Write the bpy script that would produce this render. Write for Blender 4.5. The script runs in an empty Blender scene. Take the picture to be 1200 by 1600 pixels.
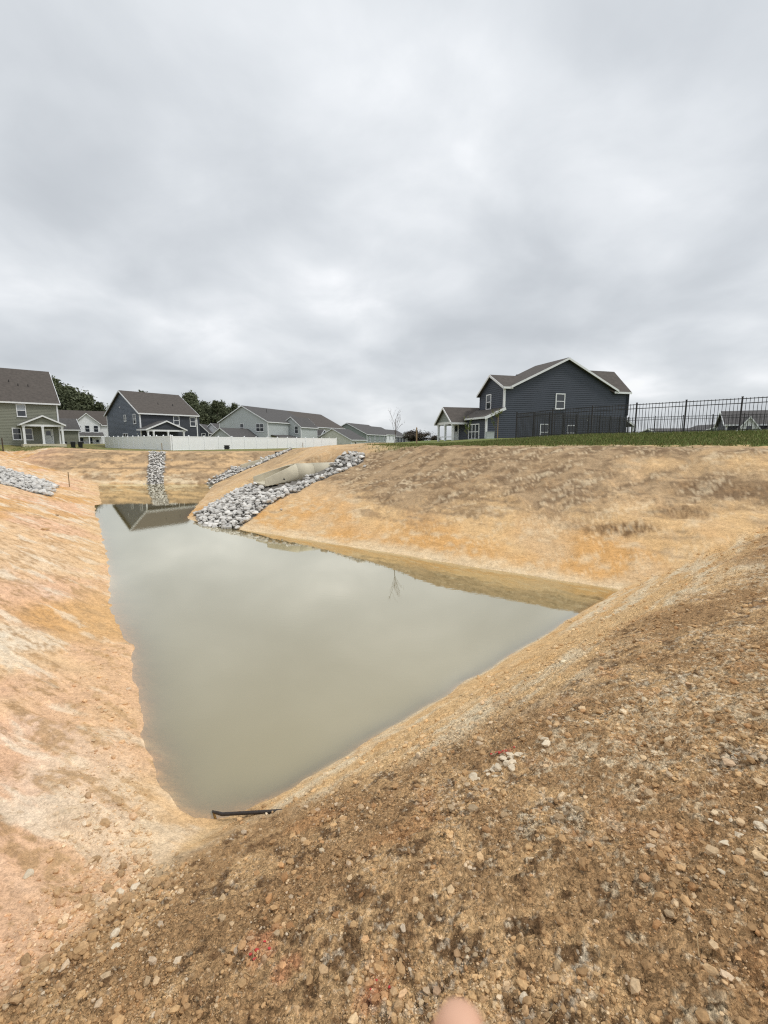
import bpy, bmesh, math, random
import numpy as np
from mathutils import Vector, Matrix, Euler
R = math.radians
random.seed(7)
rng = np.random.default_rng(11)
scene = bpy.context.scene
COL = scene.collection

# ------------------------------------------------------------------ camera
CAM_H = 3.4                      # eye above the water (water is z = 0)
cam_d = bpy.data.cameras.new("camera")
cam = bpy.data.objects.new("camera", cam_d); COL.objects.link(cam)
cam_d.sensor_fit = 'VERTICAL'; cam_d.sensor_height = 36.0
cam_d.lens = 36.0 * 720 / 1600
cam.location = (0, 0, CAM_H)
cam.rotation_euler = (R(90) - math.atan(110 / 720), 0, 0)
cam_d.clip_start = 0.01; cam_d.clip_end = 6000
cam_d.dof.use_dof = True; cam_d.dof.focus_distance = 6.0; cam_d.dof.aperture_fstop = 8.5     # a phone lens: small aperture
scene.camera = cam

# ------------------------------------------------------------------ light
SUN_EL, SUN_AZ = R(58), R(105)   # azimuth clockwise from +Y (high, to the right)
sun_d = bpy.data.lights.new("sun", 'SUN'); sun = bpy.data.objects.new("sun", sun_d); COL.objects.link(sun)
sun_d.energy = 1.5; sun_d.angle = R(11); sun_d.color = (1.0, 0.96, 0.9)
sdir = Vector((math.sin(SUN_AZ) * math.cos(SUN_EL), math.cos(SUN_AZ) * math.cos(SUN_EL), math.sin(SUN_EL)))
sun.rotation_euler = sdir.to_track_quat('Z', 'Y').to_euler()

world = bpy.data.worlds.new("World"); scene.world = world; world.use_nodes = True
wn, wl = world.node_tree.nodes, world.node_tree.links
wn.clear()
def W(t, **kw):
    n = wn.new(t)
    for k, v in kw.items(): setattr(n, k, v)
    return n
def wmath(op, a, b=None, c=None, clamp=False):
    n = W('ShaderNodeMath', operation=op); n.use_clamp = clamp
    for i, v in enumerate((a, b, c)):
        if v is None: continue
        if isinstance(v, (int, float)): n.inputs[i].default_value = v
        else: wl.new(v, n.inputs[i])
    return n.outputs[0]
wo = W('ShaderNodeOutputWorld'); bg = W('ShaderNodeBackground'); wl.new(bg.outputs[0], wo.inputs[0])
sky = W('ShaderNodeTexSky', sky_type='NISHITA'); sky.sun_disc = False
sky.sun_elevation = SUN_EL; sky.sun_rotation = SUN_AZ
tc = W('ShaderNodeTexCoord'); sep = W('ShaderNodeSeparateXYZ'); wl.new(tc.outputs['Generated'], sep.inputs[0])
zc = wmath('ADD', wmath('MAXIMUM', sep.outputs[2], 0.0), 0.34)
cmb = W('ShaderNodeCombineXYZ')
wl.new(wmath('DIVIDE', sep.outputs[0], zc), cmb.inputs[0]); wl.new(wmath('DIVIDE', sep.outputs[1], zc), cmb.inputs[1])
def cloud(scale, detail, rough, dist, off):
    mp = W('ShaderNodeMapping'); mp.inputs['Location'].default_value = off; wl.new(cmb.outputs[0], mp.inputs[0])
    n = W('ShaderNodeTexNoise'); n.inputs['Scale'].default_value = scale; n.inputs['Detail'].default_value = detail
    n.inputs['Roughness'].default_value = rough; n.inputs['Distortion'].default_value = dist
    wl.new(mp.outputs[0], n.inputs['Vector']); return n.outputs[0]
big = cloud(1.15, 3.0, 0.45, 0.25, (3.1, 0.4, 0))
mid = cloud(3.0, 6.0, 0.5, 0.22, (1.7, 5.2, 0))
mix = wmath('ADD', wmath('MULTIPLY', big, 0.62), wmath('MULTIPLY', mid, 0.38))
ramp = W('ShaderNodeValToRGB'); wl.new(mix, ramp.inputs[0])
cr = ramp.color_ramp; cr.interpolation = 'B_SPLINE'
cr.elements[0].position = 0.35; cr.elements[0].color = (0.535, 0.566, 0.60, 1)
cr.elements[1].position = 0.65; cr.elements[1].color = (1.02, 1.03, 1.05, 1)
e = cr.elements.new(0.47); e.color = (0.665, 0.697, 0.73, 1)
e = cr.elements.new(0.57); e.color = (0.80, 0.828, 0.855, 1)
# the cloud deck: evenly a little brighter towards the zenith, as every overcast sky
grad = wmath('ADD', wmath('MULTIPLY', wmath('MAXIMUM', sep.outputs[2], 0.0), 0.22), 0.93)
sc = W('ShaderNodeVectorMath', operation='SCALE'); wl.new(ramp.outputs[0], sc.inputs[0]); wl.new(grad, sc.inputs['Scale'])
skys = W('ShaderNodeVectorMath', operation='SCALE'); wl.new(sky.outputs[0], skys.inputs[0]); skys.inputs['Scale'].default_value = 0.10
mx = W('ShaderNodeMix', data_type='RGBA'); mx.inputs[0].default_value = 0.94
wl.new(skys.outputs[0], mx.inputs[6]); wl.new(sc.outputs[0], mx.inputs[7])
wl.new(mx.outputs[2], bg.inputs[0]); bg.inputs[1].default_value = 1.0

vs = scene.view_settings
vs.view_transform = 'Standard'; vs.look = 'None'; vs.exposure = 0.08; vs.gamma = 1.0; vs.use_curve_mapping = False
scene.cycles.use_denoising = False; scene.cycles.use_adaptive_sampling = False; scene.cycles.filter_width = 1.2; scene.cycles.max_bounces = 5; scene.cycles.diffuse_bounces = 2; scene.cycles.glossy_bounces = 3; scene.cycles.transparent_max_bounces = 8

# ------------------------------------------------------------------ numpy helpers
def s2l(*c):
    c = np.array(c, float) / 255
    return np.where(c <= 0.04045, c / 12.92, ((c + 0.055) / 1.055) ** 2.4)
def ss(a, b, x):
    t = np.clip((x - a) / (b - a), 0, 1); return t * t * (3 - 2 * t)
def vnoise(x, y, seed=0):
    xi = np.floor(x); yi = np.floor(y); fx = x - xi; fy = y - yi
    xi = xi.astype(np.int64); yi = yi.astype(np.int64)
    def h(a, b):
        n = (a * 374761393 + b * 668265263 + seed * 974634777) & 0xFFFFFFFF
        n = ((n ^ (n >> 13)) * 1274126177) & 0xFFFFFFFF
        return ((n ^ (n >> 16)) & 0xFFFF) / 65535.0
    u = fx * fx * (3 - 2 * fx); v = fy * fy * (3 - 2 * fy)
    a = h(xi, yi); b = h(xi + 1, yi); c = h(xi, yi + 1); d = h(xi + 1, yi + 1)
    return (a + (b - a) * u) * (1 - v) + (c + (d - c) * u) * v
def fbm(x, y, seed=0, octv=4, g=0.5):
    s = 0; a = 1.0; t = 0
    for i in range(octv):
        s = s + a * vnoise(x + 17.3 * i, y - 9.1 * i, seed + i); t += a; a *= g; x = x * 2.03; y = y * 2.03
    return s / t
def smin(a, b, k):
    h = np.clip(0.5 + 0.5 * (b - a) / k, 0, 1); return b + (a - b) * h - k * h * (1 - h)
def smax(a, b, k): return -smin(-a, -b, k)

# ------------------------------------------------------------------ terrain (metres; x right, y ahead of the photographer)
PIPE_A = R(33); PIPE_E = np.array([-6.10, 22.50]); PIPE_U = np.array([math.cos(PIPE_A), math.sin(PIPE_A)])   # flared end, pipe direction
PIPE_Z = 1.30
def dists(x, y):
    dn = 0.698 * (x + 1.1) - 0.716 * (y - 3.91)             # near bank
    dr = 0.56 * (x + 5.82) + 0.828 * (y - 17.9)             # right bank
    dl = -0.848 * (x + 2.88) - 0.53 * (y - 4.93)            # left bank
    db = y - 37.4 + 0.02 * (x + 18)                         # far bank
    dsp = 0.96 * (x + 9.38) + 0.28 * (y - 22.25)            # flank of the right bank behind the stones
    return dn, dr, dl, db, dsp
def swale(x, y):
    t = (x + 15.0) * -0.97 + (y - 24.6) * 0.24
    p = (x + 15.0) * 0.24 + (y - 24.6) * 0.97
    return t, p
def plateau(x, y):
    dn, dr, dl, db, dsp = dists(x, y)
    p = 2.35 + 0.85 * ss(-14, -1, x) + 0.65 * ss(-22, -38, x) * (1 - 0.95 * ss(46, 54, y) * ss(-51, -46, x))
    p = p + ss(2, 10, x) * np.clip(0.10 * (dr - 7.2), 0, 0.42) + 0.018 * np.clip(x - 7, 0, 14) * ss(8, 11, dr)
    r = np.hypot(x, y)
    return p + (2.5 - p) * ss(90, 220, r)
def left_off(y): return np.interp(y, [2, 3.6, 4.4, 5.4, 8.1, 11, 13.4, 18, 22.2, 40], [0.32, 0.28, 0.10, 0.02, 0.12, 0.19, 0.21, 0.1, -0.05, -0.05])
def slope_near(d):
    return np.where(d < 2.3, 0.56 * d, 1.288 + 0.42 * (d - 2.3))
def terrain_base(x, y):
    dn, dr, dl, db, dsp = dists(x, y)
    wob = (fbm(x * 0.5, y * 0.5, 5, 3) - 0.5)
    zn = slope_near(dn + 0.10 * wob)
    zr = (0.37 + 0.105 * ss(-14.5, -8, 0.828 * x - 0.56 * y)) * dr + 0.10 * wob
    zl = 0.31 * (dl + left_off(y) + 0.06 * wob + (fbm(x * 2.2, y * 2.2, 6, 2) - 0.5) * 0.10)
    zb = np.where(db < 2.2, 0.5 * db, np.where(db < 3.0, 1.1 + 0.08 * (db - 2.2), 1.164 + 0.5 * (db - 3.0))) + 0.12 * wob
    zs = 0.42 * dsp + 0.10 * wob
    zmain = smax(smax(zn, zr, 0.10), zl, 0.10 + 0.25 * ss(6, 3.5, y))
    zback = smax(smax(zl, zb, 0.12), zs, 0.25)
    z = smin(zmain, zback, 0.35)
    t, p = swale(x, y)
    zsw = 0.06 + 0.165 * np.maximum(t, 0) + 0.46 * np.maximum(0, np.abs(p) - 0.9)
    z = np.where(t > -1, smin(z, np.where(t > 0, zsw, zsw + 1.5 * -t), 0.15), z)
    z = smin(z, plateau(x, y), 0.18)
    # bed of the concrete outlet
    q = np.stack([x - PIPE_E[0], y - PIPE_E[1]]); a = q[0] * PIPE_U[0] + q[1] * PIPE_U[1]; b = -q[0] * PIPE_U[1] + q[1] * PIPE_U[0]
    m = ss(-1.2, -0.1, a) * (1 - ss(3.6, 4.8, a)) * (1 - ss(0.9, 1.5, b)) * ss(-3.2, -1.4, b)
    cap = PIPE_Z - 0.03 - 0.28 * ss(-0.75, -1.15, b) + 0.22 * np.clip(a, 0, 9) * np.where(np.abs(b) < 0.85, ss(1.7, 2.3, a), 1.0)
    z = z + (np.minimum(z, cap) - z) * m
    return np.maximum(z, -1.4)
def terrain(x, y):
    z = terrain_base(x, y)
    dn, dr, dl, db, dsp = dists(x, y); r = np.hypot(x, y)
    nearw = ss(-0.6, 0.3, dn - np.maximum(dl, -5) * 0.9) * ss(0.4, -0.6, dr * 0.7 - dn)
    land = ss(-0.02, 0.25, z)
    rough = (fbm(x * 1.7, y * 1.7, 21, 3) - 0.5) * 0.10 * nearw * ss(0.4, 2.0, dn)
    rough = rough + (fbm(x * 6, y * 6, 22, 4, 0.6) - 0.5) * 0.07 * nearw
    rough = rough + (np.abs(fbm(x * 22, y * 22, 29, 3, 0.65) - 0.5) * 0.085 - 0.014) * nearw * ss(-0.1, 0.3, dn)
    # tracks and furrows on the graded banks
    rough = rough + ((fbm((0.91 * x - 0.4 * y) * 0.9, (0.4 * x + 0.91 * y) * 5.0, 23, 3) - 0.5) * 0.11 + (fbm((0.91 * x - 0.4 * y) * 3, (0.4 * x + 0.91 * y) * 14, 26, 2) - 0.5) * 0.04) * ss(0.0, 0.4, dl) * (1 - nearw)
    rough = rough + (fbm(x * 9, y * 9, 28, 3) - 0.5) * 0.02 * (1 - nearw)
    a = 0.828 * x - 0.56 * y
    rough = rough + ((fbm(a * 2.2 + dr * 2.0, dr * 0.7, 24, 3) - 0.5) * 0.06 + (vnoise(a * 1.6, dr * 4.6, 33) - 0.5) * 0.07 + (fbm((a * 0.75 + dr * 0.66) * 0.8, (a * -0.66 + dr * 0.75) * 4.0, 34, 2) - 0.5) * 0.07) * ss(0.5, 2.0, dr) * ss(9.5, 7, dr)
    rough = rough + (fbm(x * 0.8, y * 2.5, 25, 4) - 0.5) * 0.22 * ss(0.1, 0.8, db) * ss(9, 5, db)
    rough = rough - np.abs(fbm(a * 1.6 + 0.25 * dr, dr * 0.22, 35, 2) - 0.5) * 0.22 * ss(0.3, 1.2, dr) * ss(7.6, 6, dr) * (1 - nearw)
    flat = ss(7.4, 8.6, dr) * ss(-6, 0, x)
    return z + rough * land * (1 - 0.7 * flat) + 0.012 * (fbm(x * 3, y * 3, 30, 2) - 0.5) * land + 0.05 * (fbm(x * 2.6, y * 2.6, 31, 3, 0.6) - 0.5) * ss(-0.5, -0.05, z) * ss(0.5, 0.1, z)
def th(x, y):
    return float(terrain(np.array([float(x)]), np.array([float(y)]))[0])

def inpoly(px, py, poly):
    c = np.zeros(len(px), bool); n_ = len(poly); j = n_ - 1
    for i in range(n_):
        xi, yi = poly[i]; xj, yj = poly[j]
        c ^= ((yi > py) != (yj > py)) & (px < (xj - xi) * (py - yi) / (yj - yi + 1e-12) + xi); j = i
    return c
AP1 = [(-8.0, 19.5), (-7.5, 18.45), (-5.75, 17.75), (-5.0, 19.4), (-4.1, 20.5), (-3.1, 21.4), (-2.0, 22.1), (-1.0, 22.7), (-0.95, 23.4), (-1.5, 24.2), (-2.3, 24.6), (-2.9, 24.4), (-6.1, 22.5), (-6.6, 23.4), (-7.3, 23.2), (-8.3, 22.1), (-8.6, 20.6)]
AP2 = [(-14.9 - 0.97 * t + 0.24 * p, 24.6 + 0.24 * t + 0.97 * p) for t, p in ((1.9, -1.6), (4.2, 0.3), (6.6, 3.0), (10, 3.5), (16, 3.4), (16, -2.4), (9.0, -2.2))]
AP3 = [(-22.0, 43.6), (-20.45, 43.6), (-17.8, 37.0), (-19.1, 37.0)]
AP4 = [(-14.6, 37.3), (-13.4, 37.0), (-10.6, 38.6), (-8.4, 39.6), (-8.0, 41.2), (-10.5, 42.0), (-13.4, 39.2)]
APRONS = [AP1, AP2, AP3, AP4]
# ---- ground colours: what the soil itself is (clay, sand, topsoil, chalky marl, grass), plus stone-gap shade painted in
C = {k: s2l(*v) for k, v in dict(
    brown=(172, 138, 99), dark=(108, 82, 57), tan=(208, 172, 126), cream=(226, 206, 172), white=(236, 222, 198), rust=(200, 148, 100),
    sand=(220, 184, 135), ochre=(212, 164, 104), peach=(226, 191, 150), pink=(226, 178, 150), straw=(172, 147, 116), umber=(132, 109, 84),
    buff=(212, 178, 135), grass=(104, 118, 64), drygrass=(138, 128, 86), wet=(178, 148, 102), cloth_shade=(122, 118, 112), redsoil=(206, 112, 84)).items()}
def mixc(a, b, t): return a + (b - a) * t[:, None]
def ground_colour(x, y, z):
    dn, dr, dl, db, dsp = dists(x, y); n = len(x); r = np.hypot(x, y)
    one = np.ones(n)[:, None]
    nA = fbm(x * 0.7, y * 0.7, 41, 4); nB = fbm(x * 3.1, y * 3.1, 42, 4); nC = fbm(x * 13, y * 13, 43, 4, 0.6); nD = fbm(x * 45, y * 45, 44, 3, 0.6)
    # near bank: sandy slope, then brown turned topsoil with chalky patches
    ash = 0.716 * x + 0.698 * y
    stn = fbm(ash * 0.6, dn * 5.0, 45, 4)
    slope = mixc(C['sand'] * one, C['cream'], ss(0.45, 0.7, stn)); slope = mixc(slope, C['brown'], ss(0.55, 0.75, nC) * 0.5)
    slope = mixc(slope, C['ochre'], ss(0.5, 0.8, nB) * 0.5)
    top = mixc(C['brown'] * one, C['tan'], ss(0.42, 0.66, nB)); top = mixc(top, C['dark'], ss(0.50, 0.66, nC * 0.7 + nB * 0.3) * 0.9)
    top = mixc(top, C['cream'], ss(0.55, 0.66, nA * 0.35 + nC * 0.3 + nD * 0.35) * 0.7); top = mixc(top, C['white'], ss(0.60, 0.72, nD * 0.6 + nB * 0.4) * 0.4)
    top = mixc(top, C['rust'], ss(0.64, 0.78, fbm(x * 3.2, y * 3.2, 46, 4)) * 0.35)
    for (qx, qy, qr, amt) in ((-0.62, 1.92, 0.14, 0.28), (-0.05, 1.5, 0.08, 0.3), (0.92, 3.18, 0.08, 0.4), (-0.45, 1.75, 0.09, 0.3)):
        top = mixc(top, C['redsoil'], ss(qr, qr * 0.2, np.hypot(x - qx, y - qy) + (nC - 0.5) * qr * 1.6) * amt)
    near = mixc(slope, top, ss(-0.35, 0.5, dn - 1.5 - 0.06 * ash - (nA - 0.5) * 1.6 + (nB - 0.5) * 0.8 + 1.4 * ss(4.0, 1.5, ash)))
    # left bank: peach clay with pale scraped streaks that run down the slope
    q = 0.91 * x - 0.40 * y; u = 0.40 * x + 0.91 * y
    st1 = fbm(q * 0.4, u * 1.8, 51, 5, 0.55); st2 = fbm(q * 1.6, u * 9, 52, 5, 0.65)
    left = mixc(C['peach'] * one, C['white'], ss(0.48, 0.60, st1 * 0.6 + nA * 0.4) * ss(17, 9, r) * 0.7)
    left = mixc(left, C['pink'], ss(0.48, 0.62, fbm(x * 0.5 + 3, y * 0.5, 53, 3)) * 0.5)
    left = mixc(left, C['ochre'], ss(0.5, 0.7, fbm(x * 0.35, y * 0.35 + 8, 54, 3)) * 0.85)
    left = mixc(left, C['brown'], ss(0.52, 0.62, st2 * 0.6 + nC * 0.4) * 0.75)
    left = mixc(left, C['white'], ss(0.54, 0.66, fbm(q * 0.8, u * 3.5, 55, 5, 0.65)) * 0.6)
    left = mixc(left, C['sand'], ss(1.3, 0.2, dl) * 0.35)
    left = mixc(left, C['brown'], ss(0.60, 0.70, nC * 0.5 + nD * 0.5) * 0.35)
    # right bank: ochre sand below, matted straw and topsoil patches above, net marks across
    a = 0.828 * x - 0.56 * y
    pt = fbm(a * 0.16 + dr * 0.10 + 2.0, dr * 0.22, 61, 4, 0.55); pt2 = fbm(a * 0.5 + dr * 0.4, dr * 0.35, 62, 4)
    lines = fbm(a * 1.0 + dr * 0.9, dr * 5.5, 63, 3); diag = fbm((a * 0.75 + dr * 0.66) * 0.9, (a * -0.66 + dr * 0.75) * 3.6, 64, 3)
    right = mixc(C['buff'] * one, C['sand'], ss(0.4, 0.6, pt2))
    right = mixc(right, C['ochre'], ss(3.0, 0.8, dr + (pt2 - 0.5) * 4) * ss(0.35, 0.65, nA) * 0.9)
    right = mixc(right, C['cream'], ss(0.52, 0.72, lines * 0.5 + nB * 0.5) * 0.6)
    up = ss(2.2, 4.4, dr + (pt2 - 0.5) * 3)
    we = (pt2 - 0.5) * 3.0; wf2 = (nB - 0.5) * 1.2
    def patch(a0, d0, ra, rd, sk=0.0):
        e_ = np.hypot((a - a0 - sk * (dr - d0)) / ra, (dr - d0) / rd) + 0.22 * we + 0.22 * wf2 + 0.5 * (nC - 0.5); return ss(1.2, 0.45, e_)
    br = np.clip(patch(-9.3, 4.6, 3.2, 3.0, -0.5) + patch(-12.5, 6.0, 3.6, 1.6) + patch(-4.6, 5.2, 2.2, 2.8, -0.5) + 0.9 * patch(0.6, 4.6, 2.8, 1.2, 0.3) + 0.8 * patch(-4.0, 6.9, 13, 0.9) + 0.45 * ss(0.47, 0.6, pt) * up, 0, 1)
    right = mixc(right, C['straw'], br * 0.9); right = mixc(right, C['umber'], br * ss(0.42, 0.60, diag * 0.5 + lines * 0.3 + nB * 0.2) * 0.95)
    right = mixc(right, C['cream'], br * ss(0.56, 0.70, diag * 0.4 + nC * 0.6) * 0.3)
    dk = np.clip(patch(-1.5, 2.3, 1.0, 0.35, 0.8) + 0.8 * patch(-0.3, 3.2, 0.9, 0.4, 0.8) + 0.8 * patch(0.9, 4.5, 1.8, 0.5, 0.3) + 0.4 * patch(-6.5, 3.2, 2.5, 0.3), 0, 1)
    right = mixc(right, C['dark'], dk * (0.45 + 0.5 * ss(0.35, 0.65, nD)))
    right = mixc(right, C['umber'], ss(0.60, 0.70, lines * 0.5 + pt2 * 0.5) * ss(0.8, 2.0, dr) * 0.6)
    right = mixc(right, C['cream'], ss(0.56, 0.68, diag * 0.5 + nC * 0.5) * 0.45)
    right = mixc(right, C['brown'], ss(0.55, 0.7, nC * 0.6 + lines * 0.4) * 0.45)
    right = mixc(right, C['cream'], ss(0.55, 0.1, dr + (nB - 0.5) * 0.7) * 0.7)
    # far bank: eroded tan
    er = fbm(x * 0.5, y * 1.3 + z * 1.5, 71, 4, 0.6); er2 = fbm(x * 2.0, z * 4 + y, 72, 4, 0.6)
    far = mixc(C['buff'] * one, C['straw'], ss(0.42, 0.6, er)); far = mixc(far, C['umber'], ss(0.52, 0.66, er2) * 0.7)
    far = mixc(far, C['cream'], ss(0.5, 0.65, fbm(x * 1.1, z * 6, 73, 3)) * ss(1.3, 0.4, z) * 0.8)
    far = mixc(far, C['pink'], ss(-26, -36, x) * 0.5)
    bench = np.exp(-((db - 2.5) / 0.35) ** 2); far = mixc(far, C['umber'], bench * 0.75)
    # choose by the steepest governing plane
    zn = slope_near(dn); zr = 0.43 * dr; zl = 0.31 * (dl + left_off(y)); zb = 0.45 * db; zs = 0.42 * dsp
    j = (nB - 0.5) * 0.25
    col = mixc(right, near, ss(-0.12, 0.12, zn - zr + j * 0.5))
    col = mixc(col, left, ss(-0.06, 0.06, zl - np.maximum(zn, zr * (y < 20)) + j * 0.4) * ((dsp < 0.5) | (y < 19)))
    backside = (np.maximum(np.maximum(zl, zb), zs) < np.maximum(np.maximum(zn, zr), zl)) & (y > 20)
    wf = ss(-0.25, 0.25, zb - np.maximum(zl, zs) + j) * backside
    col = mixc(col, far, wf)
    # shoreline: damp rim, mud under water
    col = mixc(col, C['wet'], ss(0.02, -0.30, z))
    # grass on the level ground above the banks
    pl = plateau(x, y)
    g = ss(7.4, 8.3, dr + (nB - 0.5) * 1.4) * ss(-1.5, 3, x) * ss(16, 19, y + 0.30 * x + 2)
    gl = ss(7.4, 8.6, db + (nB - 0.5) * 1.2 - 7.0 * ss(-33, -27, x)) * ss(-8, -14, x)
    gf = ss(70, 100, r)
    gr = np.maximum(np.maximum(g, gl), gf) * (pl - z < 0.5)
    gc = mixc(C['grass'] * one, C['drygrass'], np.clip(ss(0.45, 0.65, nA) * 0.6 + gl * 0.45, 0, 0.9))
    col = mixc(col, gc, gr)
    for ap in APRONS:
        k = inpoly(x, y, ap); col[k] = C['cloth_shade']  # fabric grey, darkened to put the shade between stones into the colour
    col = col * (0.86 + 0.28 * nC)[:, None]
    crumb = ss(-0.25, 0.15, zn - np.maximum(zr, zl)) * (1 - gr); crumb = np.maximum(crumb * (0.45 + 0.55 * ss(0.2, 1.4, dn)), 0.34 * (1 - gr))
    return np.clip(col, 0.005, 0.85), gr, crumb

# ------------------------------------------------------------------ materials
MATS = {}
def mat(name):
    m = bpy.data.materials.new(name); m.use_nodes = True; MATS[name] = m
    return m, m.node_tree.nodes, m.node_tree.links, m.node_tree.nodes['Principled BSDF']
def simple(name, col, rough=0.8, noise=0.12, scale=8.0, bump=0.0, bscale=40.0, spec=0.5, metal=0.0, rand=0.0, bdist=0.01):
    m, n, l, p = mat(name)
    tcn = n.new('ShaderNodeTexCoord'); nz = n.new('ShaderNodeTexNoise'); nz.inputs['Scale'].default_value = scale; nz.inputs['Detail'].default_value = 5
    l.new(tcn.outputs['Object'], nz.inputs['Vector'])
    mr = n.new('ShaderNodeMapRange'); mr.inputs[1].default_value = 0.3; mr.inputs[2].default_value = 0.7
    mr.inputs[3].default_value = 1 - noise; mr.inputs[4].default_value = 1 + noise; l.new(nz.outputs[0], mr.inputs[0])
    v = n.new('ShaderNodeVectorMath'); v.operation = 'SCALE'; v.inputs[0].default_value = col; l.new(mr.outputs[0], v.inputs['Scale'])
    out = v.outputs[0]
    if rand:
        oi = n.new('ShaderNodeObjectInfo'); m2 = n.new('ShaderNodeMapRange'); m2.inputs[3].default_value = 1 - rand; m2.inputs[4].default_value = 1 + rand
        l.new(oi.outputs['Random'], m2.inputs[0]); v2 = n.new('ShaderNodeVectorMath'); v2.operation = 'SCALE'; l.new(out, v2.inputs[0]); l.new(m2.outputs[0], v2.inputs['Scale']); out = v2.outputs[0]
    l.new(out, p.inputs['Base Color'])
    p.inputs['Roughness'].default_value = rough; p.inputs['Specular IOR Level'].default_value = spec; p.inputs['Metallic'].default_value = metal
    if bump:
        nb = n.new('ShaderNodeTexNoise'); nb.inputs['Scale'].default_value = bscale; nb.inputs['Detail'].default_value = 5; l.new(tcn.outputs['Object'], nb.inputs['Vector'])
        b = n.new('ShaderNodeBump'); b.inputs['Strength'].default_value = bump; b.inputs['Distance'].default_value = bdist
        l.new(nb.outputs[0], b.inputs['Height']); l.new(b.outputs[0], p.inputs['Normal'])
    return m
def attr_mat(name, attr='Col', rough=0.95, fine=0.10, fscale=60.0, bump=0.5, bdist=0.01, bscale=55.0):
    m, n, l, p = mat(name)
    at = n.new('ShaderNodeAttribute'); at.attribute_name = attr
    tcn = n.new('ShaderNodeTexCoord'); nz = n.new('ShaderNodeTexNoise'); nz.inputs['Scale'].default_value = fscale; nz.inputs['Detail'].default_value = 4
    nz.inputs['Roughness'].default_value = 0.65; l.new(tcn.outputs['Object'], nz.inputs['Vector'])
    mr = n.new('ShaderNodeMapRange'); mr.inputs[1].default_value = 0.3; mr.inputs[2].default_value = 0.7; mr.inputs[3].default_value = 1 - fine; mr.inputs[4].default_value = 1 + fine
    l.new(nz.outputs[0], mr.inputs[0])
    v = n.new('ShaderNodeVectorMath'); v.operation = 'SCALE'; l.new(at.outputs['Color'], v.inputs[0]); l.new(mr.outputs[0], v.inputs['Scale'])
    l.new(v.outputs[0], p.inputs['Base Color']); p.inputs['Roughness'].default_value = rough; p.inputs['Specular IOR Level'].default_value = 0.2
    if bump:
        nb = n.new('ShaderNodeTexNoise'); nb.inputs['Scale'].default_value = bscale; nb.inputs['Detail'].default_value = 6; nb.inputs['Roughness'].default_value = 0.7
        l.new(tcn.outputs['Object'], nb.inputs['Vector'])
        b = n.new('ShaderNodeBump'); b.inputs['Strength'].default_value = bump; b.inputs['Distance'].default_value = bdist
        l.new(nb.outputs[0], b.inputs['Height']); l.new(b.outputs[0], p.inputs['Normal'])
    return m
def lin(*c): return tuple(float(v) for v in s2l(*c))

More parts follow.
